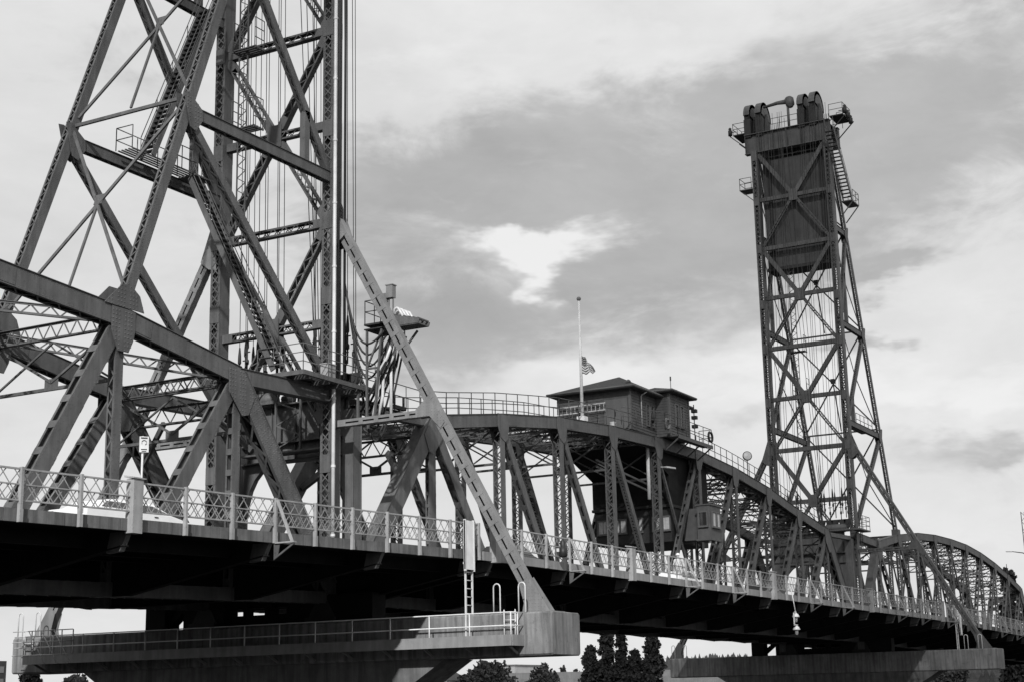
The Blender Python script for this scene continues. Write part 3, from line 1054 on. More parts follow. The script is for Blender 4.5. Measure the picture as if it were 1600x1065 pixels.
    m1.tube([(X(0.2), 3.6, 42.78), (X(0.2), 3.6, 45.5)], 0.13, 8)
    m1.tube([(X(0.2), 3.6, 45.45), (X(0.2), 4.6, 45.5), (X(0.2), 6.0, 45.35)], 0.26, 8, r_end=0.12)
    m1.lathe((X(0.2), 3.4, 45.35), (0, 0.2, 1), [(0.2, -0.55), (0.42, -0.3), (0.46, 0.3), (0.3, 0.5)], 10)
    m1.build('jib_crane', 'steel', root)
    for s, y0 in ((-1, -0.3), (1, W + 0.85)):
        m1 = MB()
        xa, xb = X(0.2), X(2.6)
        ya, yb = y0, y0 + s * 1.3
        m1.box(min(xa, xb), max(xa, xb), min(ya, yb), max(ya, yb), 43.1, 43.2)
        for x in (xa, xb):
            m1.bar((x, y0, 41.6), (x, y0 + s * 1.6, 43.1), 0.08, 0.08, (1, 0, 0))
        m1.build('top_platform', 'steel_dark', root)
        m1 = MB()
        handrail(m1, [(xa, y0, 43.2), (xa, yb, 43.2), (xb, yb, 43.2), (xb, y0, 43.2)], 1.1, (0.55,), 0.03, 1.2)
        m1.build('handrail', 'steel', root)
        for i in range(3 if s < 0 else 1):
            m1 = MB()
            c = V(X(0.1 + i * 0.85), yb + s * 0.25, 43.55 - 0.25 * i)
            m1.lathe(c, (0, 0, 1), [(0.1, -0.45), (0.2, -0.4), (0.2, 0.1), (0.12, 0.16), (0.16, 0.3), (0.05, 0.42)], 10)
            m1.tube([c + V(0, 0, -0.1), c + V(0, -s * 0.6, -0.1)], 0.04, 5)
            m1.build('signal_light', 'black', root)
    # small mid platforms on the outside of the far column
    m1 = MB()
    xa, xb = X(-0.4), X(1.0)
    m1.box(min(xa, xb), max(xa, xb), W + 0.33, W + 1.6, 37.3, 37.38)
    handrail(m1, [(xa, W + 0.4, 37.38), (xa, W + 1.55, 37.38), (xb, W + 1.55, 37.38), (xb, W + 0.4, 37.38)], 1.1, (0.55,), 0.03, 1.2)
    m1.bar((xc, W + 0.33, 36.2), (xc, W + 1.5, 37.3), 0.08, 0.08, (1, 0, 0))
    m1.build('outside_platform', 'steel', root)
    # caged ladder inside the tower
    m1 = MB()
    xl = X(0.9)
    for y in (4.35, 4.85):
        m1.bar((xl, y, 12.6), (xl, y, 34), 0.05, 0.06, (1, 0, 0))
    for i in range(70):
        z = 12.7 + i * 0.3
        s = 1 if i % 2 else -1
        m1.bar((xl, 4.6 - 0.24 * s, z), (xl, 4.6 + 0.24 * s, z + 0.3), 0.03, 0.04, (1, 0, 0))
    m1.build('service_ladder', 'steel', root)
    for z in (17.4, 21.4):
        m1 = MB()
        for i in range(4):
            m1.box(xl - 0.35 + i * 0.2, xl - 0.22 + i * 0.2, 3.6, 5.0, z, z + 0.05)
        m1.box(xl - 0.35, xl + 0.38, 3.6, 3.66, z - 0.06, z - 0.004)
        m1.box(xl - 0.35, xl + 0.38, 4.94, 5.0, z - 0.06, z - 0.004)
        handrail(m1, [(xl - 0.35, 3.65, z), (xl + 0.35, 3.65, z)], 1.5, (0.5, 1.0), 0.025, 0.7)
        handrail(m1, [(xl - 0.35, 4.95, z), (xl + 0.35, 4.95, z)], 1.5, (0.5, 1.0), 0.025, 0.7)
        m1.build('rest_platform', 'steel', root)
    return root


tw1 = tower(XL, -1, 'nearer steel lift tower at the left, its top above the picture')
tw2 = tower(XR, 1, 'farther steel lift tower with round sheave hoods on top', 7.05)


def stair(root, a, b, wdir, width=0.75, n=None, rail=True):
    """open-riser stair flight from a (low) to b (high)"""
    a, b, wd = Vector(a), Vector(b), Vector(wdir).normalized()
    m1 = MB()
    for s in (-1, 1):
        m1.bar(a + wd * s * width / 2, b + wd * s * width / 2, 0.06, 0.26, wd)
    stg = m1.build('stair_stringer', 'steel', root)
    m1 = MB()
    k = n or int((b - a).z / 0.28)
    hor = V((b - a).x, (b - a).y, 0).normalized()
    for i in range(1, k):
        c = a + (b - a) * i / k
        m1.obox(c, wd * (width / 2 - 0.03), hor * 0.13, V(0, 0, 0.03))
    m1.build('stair_treads', 'steel_dark', stg)
    if rail:
        m1 = MB()
        for s in (-1, 1):
            off = wd * s * width / 2
            for h in (1.0, 0.5):
                m1.tube([a + off + V(0, 0, h), b + off + V(0, 0, h)], 0.022, 5)
            for i in range(5):
                c = a + (b - a) * i / 4 + off
                m1.tube([c, c + V(0, 0, 1.0)], 0.02, 5)
        m1.build('stair_rail', 'steel', stg)


# left tower: stair flights, landings, column platform
stair(tw1, (-7.7, W - 0.85, 14.7), (-3.9, W - 0.85, 23.4), (0, 1, 0))
stair(tw1, (-4.6, 0.5, 4.9), (-4.6, W - 1.0, 14.5), (1, 0, 0), 0.8)
m1 = MB()
for yy in (W - 1.2, W - 1.0, W - 0.8, W - 0.6, W - 0.4):
    m1.box(-9.0, -3.6, yy - 0.035, yy + 0.035, 14.64, 14.69)
m1.box(-5.0, -3.8, -0.1 + W - 1.2, W - 0.3, 14.58, 14.638)
m1.build('stair_landing', 'steel', tw1)
m1 = MB()
handrail(m1, [(-9.0, W - 1.2, 14.69), (-9.0, W - 0.25, 14.69), (-3.7, W - 0.25, 14.69)], 1.05, (0.5,), 0.025, 1.3)
handrail(m1, [(-5.2, W - 1.3, 14.66), (-6.6, W - 1.3, 14.66)], 1.05, (0.5,), 0.025, 0.7)
m1.build('handrail', 'steel', tw1)
m1 = MB()
for k in range(5):
    m1.box(-5.1, 0.35, -1.14 + k * 0.165, -1.05 + k * 0.165, 4.64, 4.70)
m1.box(-5.1, -2.2, -0.36, 1.4, 4.625, 4.70)
m1.box(-5.1, 0.35, -1.22, -1.16, 4.53, 4.72)
m1.box(-5.14, -5.08, -1.2, 1.4, 4.53, 4.72)
for x in (-4.6, -3.2, -2.2, -0.8):
    m1.box(x - 0.05, x + 0.05, -1.15, 0.0, 4.42, 4.61)
m1.build('column_platform', 'steel', tw1)
m1 = MB()
handrail(m1, [(-5.08, 1.3, 4.72), (-5.08, -1.15, 4.72), (0.3, -1.15, 4.72)], 1.15, (0.38, 0.76), 0.022, 1.6)
m1.build('handrail', 'steel', tw1)
m1 = MB()
for x, y in ((-0.1, -1.05), (-0.9, -1.05)):
    m1.bar((x, y, 4.5), (x, y, 2.9), 0.1, 0.1)
m1.bar((-0.1, -1.05, 3.7), (-0.9, -1.05, 3.7), 0.04, 0.04)
m1.build('platform_post', 'steel', tw1)
m1 = MB()
m1.box(-2.9, -2.35, -0.85, -0.45, 4.72, 5.4)
m1.box(-2.93, -2.32, -0.88, -0.42, 5.4, 5.44)
m1.build('junction_box', 'rail_paint', tw1)

# right tower: outside stair below the top, landings, base platform
stair(tw2, (78.6, -0.78, 35.5), (74.2, -0.78, 41.3), (0, 1, 0), 0.8)
m1 = MB()
m1.box(78.2, 80.4, -1.3, -0.3, 35.35, 35.45)
for x in (78.4, 80.2):
    m1.bar((x, -1.3, 35.35), (x - 0.6, -0.2, 33.7), 0.08, 0.08)
handrail(m1, [(78.6, -1.28, 35.45), (80.4, -1.28, 35.45), (80.4, -0.3, 35.45)], 1.1, (0.55,), 0.03, 1.2)
m1.build('stair_landing', 'steel', tw2)
m1 = MB()
m1.box(XR + 3.8, XR + 8.8, 0.2, 1.3, 14.6, 14.7)
handrail(m1, [(XR + 3.8, 0.25, 14.7), (XR + 8.8, 0.25, 14.7)], 1.1, (0.55,), 0.03, 1.4)
m1.build('stair_landing', 'steel', tw2)
m1 = MB()
m1.box(73.9, 77.0, -1.15, -0.36, 4.62, 4.74)
handrail(m1, [(73.9, -0.4, 4.74), (73.9, -1.1, 4.74), (77.0, -1.1, 4.74), (77.0, -0.4, 4.74)], 1.15, (0.4, 0.8), 0.025, 1.0)
m1.build('column_platform', 'steel', tw2)
m1 = MB()
m1.bar((XR + 0.8, -0.3, 3.0), (XR + 0.8, -0.3, 7.2), 0.05, 0.05)
m1.bar((XR + 1.3, -0.3, 3.0), (XR + 1.3, -0.3, 7.2), 0.05, 0.05)
for i in range(14):
    m1.bar((XR + 0.8, -0.3, 3.1 + 0.3 * i), (XR + 1.3, -0.3, 3.1 + 0.3 * i), 0.03, 0.03)
m1.build('base_ladder', 'steel', tw2)

# bright conduit pipe on the nearer column
m1 = MB()
m1.tube([(-2.15, -0.62, -2.5), (-2.15, -0.62, 4.5), (-2.15, -0.62, 30), (-2.15, -0.62, 40.0)], 0.085, 10)
for z in range(-2, 40, 3):
    m1.lathe((-2.15, -0.62, z), (0, 0, 1), [(0.105, -0.05), (0.105, 0.05)], 10)
m1.build('conduit_pipe', 'galvanised', tw1)
m1 = MB()
m1.tube([(-1.9, -0.66, 4.8), (-1.9, -0.66, 40)], 0.05, 8)
m1.tube([(-1.2, -0.5, 4.8), (-1.2, -0.5, 40)], 0.06, 8)
m1.build('cable_run', 'rubber', tw1)

# ------------------------------------------------------------------ counterweight of the farther tower
cw = thing('counterweight', (XR + 1.5, W / 2, 29.5), 'huge dark concrete counterweight hanging inside the farther tower', 'counterweight')
m1 = MB()
m1.box(XR + 0.75, XR + 2.6, 0.42, 6.65, 29.6, 40.2)
m1.build('concrete_block', 'counterweight', cw)
for y in (1.0, 6.0):
    m1 = MB()
    m1.box(XR + 0.62, XR + 0.74, y - 0.16, y + 0.16, 29.7, 40.3)
    m1.build('steel_strap', 'steel_dark', cw)
m1 = MB()
m1.box(XR + 0.55, XR + 2.8, 0.36, 6.7, 29.3, 29.6)
m1.build('base_frame', 'steel_dark', cw)
m1 = MB()
for y in (7.15, 5.75, 2.05, 0.75):
    for q in (-0.2, 0.0, 0.2):
        m1.tube([(XR + 2.7, min(max(y, 0.8), W - 0.7) + q, 40.2), (XR + 2.85, y + q, 44.5)], 0.03, 5)
m1.build('counterweight_rope', 'rope', cw)
# shoes under the back legs of the farther tower
for y in (0.0, 7.05):
    m1 = MB()
    xf = XR + leg_u(5.4)
    m1.box(xf - 0.45, xf + 0.45, min(y, W) - 0.3, y + 0.3, 5.35, 5.95)
    m1.build('leg_shoe', 'steel', tw2)

# ------------------------------------------------------------------ piers
def pier(x0, x1, label, walkway):
    root = thing('bridge_pier', ((x0 + x1) / 2, W / 2, -16), label, 'bridge pier', 'bridge piers')
    y0, y1 = -11.55, W + 11.1
    m1 = MB()
    c = 0.07
    vs = []
    for x in (x0, x0 + c, x1 - c, x1):
        pass
    # cap with chamfered arrises
    prof = [(x0 + c, -7.4), (x1 - c, -7.4), (x1, -7.4 + c), (x1, -5.72 - c), (x1 - c, -5.72), (x0 + c, -5.72), (x0, -5.72 - c), (x0, -7.4 + c)]
    n = len(prof)
    ys = [y0, y0 + c] + [y0 + c + (y1 - y0 - 2 * c) * i / 12 for i in range(1, 12)] + [y1 - c, y1]
    for i, y in enumerate(ys):
        sh = 1.0 if 0 < i < len(ys) - 1 else 0.96
        for px, pz in prof:
            vs.append(((px - (x0 + x1) / 2) * sh + (x0 + x1) / 2, y, (pz + 6.56) * sh - 6.56))
    fs = []
    for i in range(len(ys) - 1):
        for j in range(n):
            fs.append((i * n + j, i * n + (j + 1) % n, (i + 1) * n + (j + 1) % n, (i + 1) * n + j))
    fs += [tuple(range(n))[::-1], tuple((len(ys) - 1) * n + j for j in range(n))]
    m1.add(vs, fs)
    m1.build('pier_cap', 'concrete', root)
    m1 = MB()
    m1.poly([(x0 + 0.15, -6.6, -7.41), (x0 + 0.15, W + 6.6, -7.41), (x0 + 0.15, W + 3.0, -9.6), (x0 + 0.15, W + 3.0, -18), (x0 + 0.15, -3.0, -18), (x0 + 0.15, -3.0, -9.6)], (1, 0, 0), 0.1)
    m1.poly([(x1 - 0.15, -6.6, -7.41), (x1 - 0.15, W + 6.6, -7.41), (x1 - 0.15, W + 3.0, -9.6), (x1 - 0.15, W + 3.0, -18), (x1 - 0.15, -3.0, -18), (x1 - 0.15, -3.0, -9.6)], (1, 0, 0), 0.1)
    prof = [(-6.6, -7.41), (-3.0, -9.6), (-3.0, -18), (W + 3, -18), (W + 3, -9.6), (W + 6.6, -7.41)]
    vs = [(x, y, z) for x in (x0 + 0.2, x1 - 0.2) for y, z in prof]
    k = len(prof)
    m1.add(vs, [(i, (i + 1) % k, k + (i + 1) % k, k + i) for i in range(k)])
    m1.build('pier_shaft', 'concrete_stained', root)
    for y in (0.0, W):               # bearings and column feet on the cap
        for xx in ((x0 + x1) / 2 - 0.2, (x0 + x1) / 2 + 0.9):
            m1 = MB()
            m1.box(xx - 0.45, xx + 0.45, y - 0.75, y + 0.75, -5.72, -5.45)
            m1.poly([(xx, y - 0.7, -5.45), (xx, y + 0.7, -5.45), (xx, y + 0.3, -4.75), (xx, y - 0.3, -4.75)], (1, 0, 0), 0.5)
            m1.build('bearing', 'steel_dark', root)
    m1 = MB()                        # steel grillage between the cap and the trusses
    xm = (x0 + x1) / 2 + 0.1
    m1.box(xm - 0.5, xm + 0.5, W + 2.35, W + 3.5, -5.72, -4.55)
    m1.box(xm - 0.5, xm + 0.5, 5.4, W + 1.25, -5.72, -4.5)
    m1.box(xm - 0.5, xm + 0.5, -2.6, 1.9, -5.72, -4.5)
    m1.box(xm - 0.3, xm + 0.3, 1.9, 5.4, -5.72, -5.2)
    m1.box(xm - 0.25, xm + 0.25, 2.9, 3.3, -5.2, -4.5)
    m1.box(xm - 0.25, xm + 0.25, 4.3, 4.5, -5.2, -4.5)
    m1.bar((xm, W + 2.6, -5.6), (xm, W + 1.2, -4.5), 0.5, 0.3, (1, 0, 0))
    m1.build('grillage', 'shaded_steel', root)
    for y in (-9.9, W + 9.9):        # looped grab rails at the top of the rung ladders
        m1 = MB()
        xx = x0 + 0.15
        for dy in (-0.42, 0.72):
            pts = [(xx, y + dy, -6.4), (xx, y + dy, -4.75)]
            for i in range(7):
                g = math.pi * i / 6
                pts.append((xx, y + dy + 0.15 - 0.15 * math.cos(g), -4.7 + 0.15 * math.sin(g)))
            pts.append((xx, y + dy + 0.3, -5.7))
            m1.tube(pts, 0.03, 6)
        m1.build('grab_rail', 'galvanised', root)
    if walkway:
        xo = x0 - 0.95
        m1 = MB()
        m1.box(xo, x0 - 0.005, -10.3, W + 9.3, -6.86, -6.80)
        m1.box(xo - 0.06, xo, -10.3, W + 9.3, -7.02, -6.6)
        m1.box(xo + 0.05, x0 - 0.01, -10.32, -10.26, -7.02, -6.6)
        for i in range(14):
            yy = -10.0 + i * 1.95
            m1.bar((x0 - 0.01, yy, -7.3), (xo + 0.05, yy, -6.9), 0.06, 0.1)
        m1.build('walkway', 'fascia_steel', root)
        m1 = MB()
        ypts = [(-10.28 + i * 1.86) for i in range(15)]
        for yy in ypts:
            m1.tube([(xo - 0.03, yy, -6.95), (xo - 0.03, yy, -5.75)], 0.03, 6)
        for z in (-5.75, -6.25):
            m1.tube([(xo - 0.03, -10.28, z), (xo - 0.03, W + 9.9, z)], 0.028, 6)
            m1.tube([(xo - 0.03, -10.28, z), (x0, -10.28, z)], 0.028, 6)
        for yy in (-10.28,):
            m1.tube([(xo + 0.5, yy, -6.95), (xo + 0.5, yy, -5.75)], 0.03, 6)
        m1.build('walkway_railing', 'galvanised', root)
        for y in (-9.75, W + 9.9):
            m1 = MB()
            for dy in (-0.25, 0.25):
                m1.tube([(x0 - 0.12, y + dy, -6.8), (x0 - 0.12, y + dy, -5.6)], 0.028, 6)
            for i in range(4):
                m1.tube([(x0 - 0.12, y - 0.25, -6.6 + 0.3 * i), (x0 - 0.12, y + 0.25, -6.6 + 0.3 * i)], 0.02, 5)
            m1.build('rung_ladder', 'galvanised', root)
        m1 = MB()               # cage of rails round the far end of the walkway
        for yy in (W + 6.2, W + 6.9, W + 7.6, W + 8.2, W + 8.8, W + 9.3):
            m1.tube([(xo - 0.03, yy, -7.0), (xo - 0.03, yy, -5.5)], 0.028, 6)
        for z in (-5.5, -6.0, -6.6):
            m1.tube([(xo - 0.06, W + 6.2, z), (xo - 0.06, W + 10.0, z)], 0.024, 6)
        for k in range(3):
            m1.tube([(xo - 0.05, W + 6.3 + k * 0.8, -7.0), (xo - 0.05, W + 7.4 + k * 0.8, -5.5)], 0.022, 6)
        m1.build('railing_cage', 'galvanised', root)
    return root


pier1 = pier(-2.85, -0.42, 'pale concrete pier with hanging walkway under the nearer tower', True)
pier2 = pier(74.9, 77.2, 'stained concrete pier under the farther tower', False)

# long ladders from the deck down to the piers, with the white boards beside them
def deck_ladder(x, y, z0, z1, label):
    m1 = MB()
    for dx in (-0.26, 0.26):
        m1.bar((x + dx, y, z0), (x + dx, y, z1), 0.06, 0.07)
    k = int((z1 - z0) / 0.33)
    for i in range(k):
        m1.tube([(x - 0.26, y, z0 + 0.15 + 0.33 * i), (x + 0.26, y, z0 + 0.15 + 0.33 * i)], 0.018, 5)
    return tag(m1.build('access_ladder', 'galvanised'), label, 'ladder', 'ladders from deck to pier')


deck_ladder(-2.62, -7.70, -6.8, -2.3, 'pale steel ladder hanging from the deck to the nearer pier')
deck_ladder(77.6, -7.75, -5.7, -1.9, 'steel ladder from the deck to the farther pier')


def board(x, y, z0, z1, wdt, label):
    root = thing('marker_board', (x, y, z0), label, 'board')
    m1 = MB()
    m1.box(x - wdt / 2, x + wdt / 2, y - 0.03, y + 0.03, z0, z1)
    m1.build('panel', 'white_paint', root)
    m1 = MB()
    for s in (-1, 1):
        m1.box(x + s * (wdt / 2 - 0.03) - 0.03, x + s * (wdt / 2 - 0.03) + 0.03, y - 0.05, y + 0.05, z0 - 0.06, z1 + 0.04)
    for z in (z0 + 0.25, (z0 + z1) / 2, z1 - 0.3):
        m1.box(x - wdt / 2, x + wdt / 2, y + 0.035, y + 0.09, z - 0.04, z + 0.04)
    m1.build('frame', 'galvanised', root)
    return root


board(-2.72, -7.80, -3.92, -1.95, 0.72, 'tall white board on the railing above the pale deck ladder')
board(78.6, -7.85, -4.4, -2.05, 0.55, 'white lettered board hanging below the railing at the farther tower')

# ------------------------------------------------------------------ near sidewalk railings
def lattice_mesh(L):
    m1 = MB()
    zb0, zm, zt = 0.58, 1.02, 1.45
    sl = 0.75 / (zt - zb0)

    def clipbar(x0, z0, x1, z1, yy):
        # clip to the bay
        a, b = 0.05, L - 0.05
        if x1 < x0:
            x0, z0, x1, z1 = x1, z1, x0, z0
        if x1 <= a or x0 >= b:
            return
        if x0 < a:
            z0 += (z1 - z0) * (a - x0) / (x1 - x0)
            x0 = a
        if x1 > b:
            z1 = z0 + (z1 - z0) * (b - x0) / (x1 - x0)
            x1 = b
        m1.bar((x0, yy, z0), (x1, yy, z1), 0.010, 0.031)
    i = -2
    while i * 0.5 < L + 0.5:
        x = i * 0.5
        clipbar(x, zb0, x + 0.75, zt, 0.012)
        clipbar(x + 0.75, zb0, x, zt, -0.012)
        h = sl * (zm - zb0)
        clipbar(x + 0.25, zb0, x + 0.25 + h, zm, 0.012)
        clipbar(x + 0.25 + h, zb0, x + 0.25, zm, -0.012)
        i += 1
    return m1


def shear(mesh_mb, x0, L):
    """bay copies follow the grade of the deck"""
    s = (zd(x0 + L) - zd(x0)) / L
    for i, v in enumerate(mesh_mb.v):
        mesh_mb.v[i] = (v[0], v[1], v[2] + s * v[0])
    return mesh_mb


YR = -S - 0.05
RAIL = [('left', 'lattice sidewalk railing along the left fixed span', [-1.42 - P * k for k in range(4, -1, -1)], 'APA-'+'-'),
        ('lift', 'lattice sidewalk railing along the lift span', [P * k for k in range(0, 12)], 'PAPAAPAAPAAP'),
        ('right', 'lattice sidewalk railing along the far right span', [75.78 + P * k for k in range(0, 11)], 'AAPAAPAAPAA')]
for nm, label, brs, types in RAIL:
    root = thing('sidewalk_railing', (brs[0], YR, zd(brs[0])), label, 'railing', 'sidewalk railings')
    bl = P / 3
    meshes = None
    xs0, xs1 = brs[0], brs[-1]
    nb = int(round((xs1 - xs0) / bl))
    if nm == 'left':
        nb += 0
    if meshes is None:
        lm = shear(lattice_mesh(bl), xs0 + 1, bl).mesh('lattice', 'rail_paint')
        rails = {}
        for key, z, h in (('top_rail', 1.45, 0.05), ('mid_rail', 1.02, 0.035), ('bottom_rail', 0.58, 0.045)):
            q = MB()
            q.box(0.0, bl, -0.035, 0.035, z - h / 2, z + h / 2)
            rails[key] = shear(q, xs0 + 1, bl).mesh(key, 'rail_paint')
        q = MB()
        q.box(-0.045, 0.045, -0.07, 0.05, -0.02, 1.5)
        q.box(-0.06, 0.06, -0.085, -0.071, -0.02, 0.34)
        for i in range(4):
            for s in (-0.028, 0.028):
                q.rivet((s, -0.071, 0.5 + i * 0.2), (0, -1, 0), 0.014)
        pm = q.mesh('railing_post', 'rail_paint')
        q = MB()            # broad box pilaster with a sloping cap
        q.box(-0.21, 0.21, -0.14, 0.16, -0.08, 1.55)
        q.add([(-0.28, -0.18, 1.55), (0.28, -0.18, 1.55), (0.28, 0.2, 1.60), (-0.28, 0.2, 1.60), (-0.28, -0.18, 1.59), (0.28, -0.18, 1.59), (0.28, 0.2, 1.66), (-0.28, 0.2, 1.66)],
              [(0, 1, 2, 3), (4, 7, 6, 5), (0, 4, 5, 1), (1, 5, 6, 2), (2, 6, 7, 3), (3, 7, 4, 0)])
        for s in (-0.2, 0.2):
            for i in range(9):
                q.rivet((s, -0.141, 0.08 + i * 0.17), (0, -1, 0), 0.014)
        pil = q.mesh('railing_pilaster', 'rail_paint')
        q = MB()            # outward prop and its bracket
        q.bar((0, -0.1, 1.42), (0, -0.74, -0.02), 0.085, 0.075, (1, 0, 0))
        q.box(-0.08, 0.08, -0.86, -0.06, -0.05, 0.0)
        prop = q.mesh('railing_prop', 'rail_paint')
        q = MB()
        q.bar((0, -0.82, -0.07), (0, 0.0, -0.55), 0.06, 0.06, (1, 0, 0))
        q.poly([(0, 0.02, -0.6), (0, 0.02, -0.065), (0, -0.22, -0.065), (0, -0.16, -0.4)], (1, 0, 0), 0.03)
        pbr = q.mesh('prop_bracket', 'steel')
    for i in range(nb):
        x = xs0 + i * bl
        if x + bl < -33:
            continue
        b = link('railing_panel', rails['top_rail'], root, (x, YR, zd(x)))
        for key in ('mid_rail', 'bottom_rail'):
            c = bpy.data.objects.new(key, rails[key])
            COL.objects.link(c)
            c.parent = b
        c = bpy.data.objects.new('lattice', lm)
        COL.objects.link(c)
        c.parent = b
    for i in range(nb + 1):
        x = xs0 + i * bl
        if x < -33:
            continue
        ty = types[i // 3] if i % 3 == 0 and i // 3 < len(types) else '-'
        if ty == 'P' or ty == 'p':
            link('railing_pilaster', pil, root, (x, YR - 0.02, zd(x)))
        else:
            link('railing_post', pm, root, (x, YR - 0.03, zd(x)))
            if ty == 'A':
                link('railing_prop', prop, root, (x, YR - 0.03, zd(x)))
                link('prop_bracket', pbr, root, (x, YR - 0.03, zd(x)))
# short tapered brackets showing below the edge at each floor beam
q = MB()
q.poly([(0, 0.05, 0.0), (0, 0.75, 0.0), (0, 0.9, -0.62), (0, 0.35, -0.58), (0, 0.12, -0.12)], (1, 0, 0), 0.2)
brm = q.mesh('edge_bracket', 'steel')
for nm, label, brs, types in RAIL:
    for o in [o for o in bpy.data.objects if o.name.startswith('roadway_deck')]:
        if (nm, o.location.x < -10, o.location.x > 50) in (('left', True, False), ('lift', False, False), ('right', False, True)):
            for x in brs:
                if x > -33:
                    link('edge_bracket', brm, o, (x, -S + 0.02, zd(x) - 0.005))

# ------------------------------------------------------------------ hoist ropes
def rope_set(x, ys, zt, zg, label, xs_top):
    root = thing('hoist_rope_set', (x, sum(ys) / len(ys), zg), label, 'hoist ropes', 'hoist rope sets')
    for i, y in enumerate(ys):
        m1 = MB()
        m1.tube([(x + (0.12 if i % 2 else -0.05), y, zg + 2.2), (xs_top, y, zt)], 0.019, 5)
        rp = m1.build('wire_rope', 'rope', root)
        m1 = MB()
        xx = x + (0.12 if i % 2 else -0.05)
        j = 0.35 * (i % 3)
        m1.lathe((xx, y, zg + 2.3 + j), (0, 0, 1), [(0.035, 0.75), (0.075, 0.35), (0.085, 0.0), (0.04, -0.1), (0.04, -0.55), (0.09, -0.62), (0.09, -0.8), (0.04, -0.86), (0.04, -1.5)], 8)
        m1.box(xx - 0.03, xx + 0.03, y - 0.16, y + 0.16, zg + 2.05 + j, zg + 2.1 + j)
        m1.build('rope_socket', 'steel_dark', rp)
        if i % 2 == 0:
            m1 = MB()
            m1.poly([(xx, y - 0.25, zg + 1.0), (xx, y + 0.45, zg + 1.0), (xx, y + 0.32, zg + 0.55), (xx, y + 0.1, zg + 0.1), (xx, y - 0.12, zg + 0.55)], (1, 0, 0), 0.22)
            m1.lathe((xx - 0.15, y + 0.1, zg + 0.72), (1, 0, 0), [(0.16, 0), (0.16, 0.3)], 10)
            m1.build('equaliser_link', 'steel_dark', rp)
    if ys[0] < 0:
        for k in range(3):
            m1 = MB()
            m1.tube([(x, 1.95 + 0.12 * k, zg + 1.5), (x - 0.1, 2.5 + 0.38 * k, 26), (x - 0.2, 2.8 + 0.5 * k, 43)], 0.022, 5)
            m1.build('operating_rope', 'rope', root)
    m1 = MB()
    ym = sum(ys) / len(ys)
    m1.lathe((x - 0.3, ym - 0.2, zg + 0.25), (0, 1, 0), [(0.2, -0.9), (0.34, -0.7), (0.34, 0.9), (0.2, 1.1)], 12)
    m1.box(x - 0.6, x + 0.6, ym - 1.3, ym + 1.3, zg - 0.02, zg + 0.14)
    m1.build('equaliser_beam', 'steel', root)


nearY = [-0.15, 0.08, 0.31, 0.54, 0.95, 1.2, 1.45, 1.95, 2.15, 2.35]
farY = [W - y for y in nearY]
rope_set(0.25, nearY, 44.4, 4.6, 'hoist ropes beside the nearer column of the left tower', -0.1)
rope_set(0.25, farY, 44.4, 4.6, 'hoist ropes beside the farther column of the left tower', -0.1)
rope_set(LIFT_L - 0.25, nearY, 44.4, 4.6, 'hoist ropes at the near side of the far tower', XR - 0.3)
rope_set(LIFT_L - 0.25, farY, 44.4, 4.6, 'hoist ropes at the far side of the far tower', XR - 0.3)

# ------------------------------------------------------------------ cable platform and looping supply cables at the nearer tower
cp = thing('cable_platform', (-1.0, -2.6, 3.2), 'small steel cable platform with pale bent pipes on the outrigger brace', 'platform')
m1 = MB()
m1.box(-1.1, 0.4, -2.5, -1.5, 7.35, 7.43)
m1.box(-1.1, 0.4, -2.5, -1.5, 7.15, 7.2)
m1.build('floor', 'steel_dark', cp)
m1 = MB()
handrail(m1, [(-1.1, -2.4, 7.43), (-1.1, -1.55, 7.43), (0.4, -1.55, 7.43)], 1.05, (0.55,), 0.025, 0.9)
m1.build('handrail', 'steel', cp)
m1 = MB()
for x in (-1.1, -0.25):
    m1.poly([(x, -4.45, 7.28), (x, -3.1, 7.62), (x, -3.1, 7.12), (x, -4.4, 7.12)], (1, 0, 0), 0.05)
m1.poly([(-1.1, -4.4, 7.1), (-0.25, -4.4, 7.1), (-0.25, -3.1, 7.1), (-1.1, -3.1, 7.1)], (0, 0, 1), 0.04)
for i in range(6):
    yy = -3.15 - i * 0.24
    m1.box(-1.12, -0.23, yy - 0.04, yy + 0.04, 7.60 - (i * 0.24) * 0.25, 7.66 - (i * 0.24) * 0.25)
m1.bar((-0.4, -3.1, 6.1), (-0.4, -3.9, 6.95), 0.08, 0.08, (1, 0, 0))
m1.build('cable_tray', 'steel', cp)
m1 = MB()
m1.box(-1.15, -0.85, -3.05, -2.72, 8.45, 9.02)
m1.box(-1.18, -0.82, -3.08, -2.69, 9.02, 9.06)
m1.box(-1.1, -0.9, -2.72, -2.3, 8.3, 8.7)
for y in (-3.0, -2.78):
    m1.bar((-1.0, y, 7.4), (-1.0, y, 8.44), 0.06, 0.06)
m1.build('control_box', 'steel_brace', cp)
m1 = MB()
for i in range(4):
    x = -0.95 + i * 0.3
    pts = []
    for j in range(9):
        g = math.pi * (j / 8)
        pts.append((x, -2.95 - 0.38 * (1 - math.cos(g)) / 1.0 * 0.55, 7.55 + 0.42 * math.sin(g)))
    pts = [(x, -2.95, 6.5)] + pts[:6] + [(x, -3.55, 7.45)]
    m1.tube(pts, 0.065, 8)
m1.build('bent_pipe', 'galvanised', cp)
m1 = MB()
for x, y0, y1 in ((-1.0, -1.6, -1.6), (0.2, -1.6, -1.6), (-1.0, -2.4, -2.0), (0.2, -2.4, -2.0)):
    m1.bar((x, y0, 7.2), (x, y1, 3.1), 0.09, 0.09)
for x in (-1.0, 0.2):
    m1.bar((x, -1.6, 5.4), (x, -2.4, 7.1), 0.07, 0.07)
    m1.bar((x, -1.6, 5.4), (x, -2.2, 5.4), 0.08, 0.08, (1, 0, 0))
m1.build('support_frame', 'steel', cp)
m1 = MB()
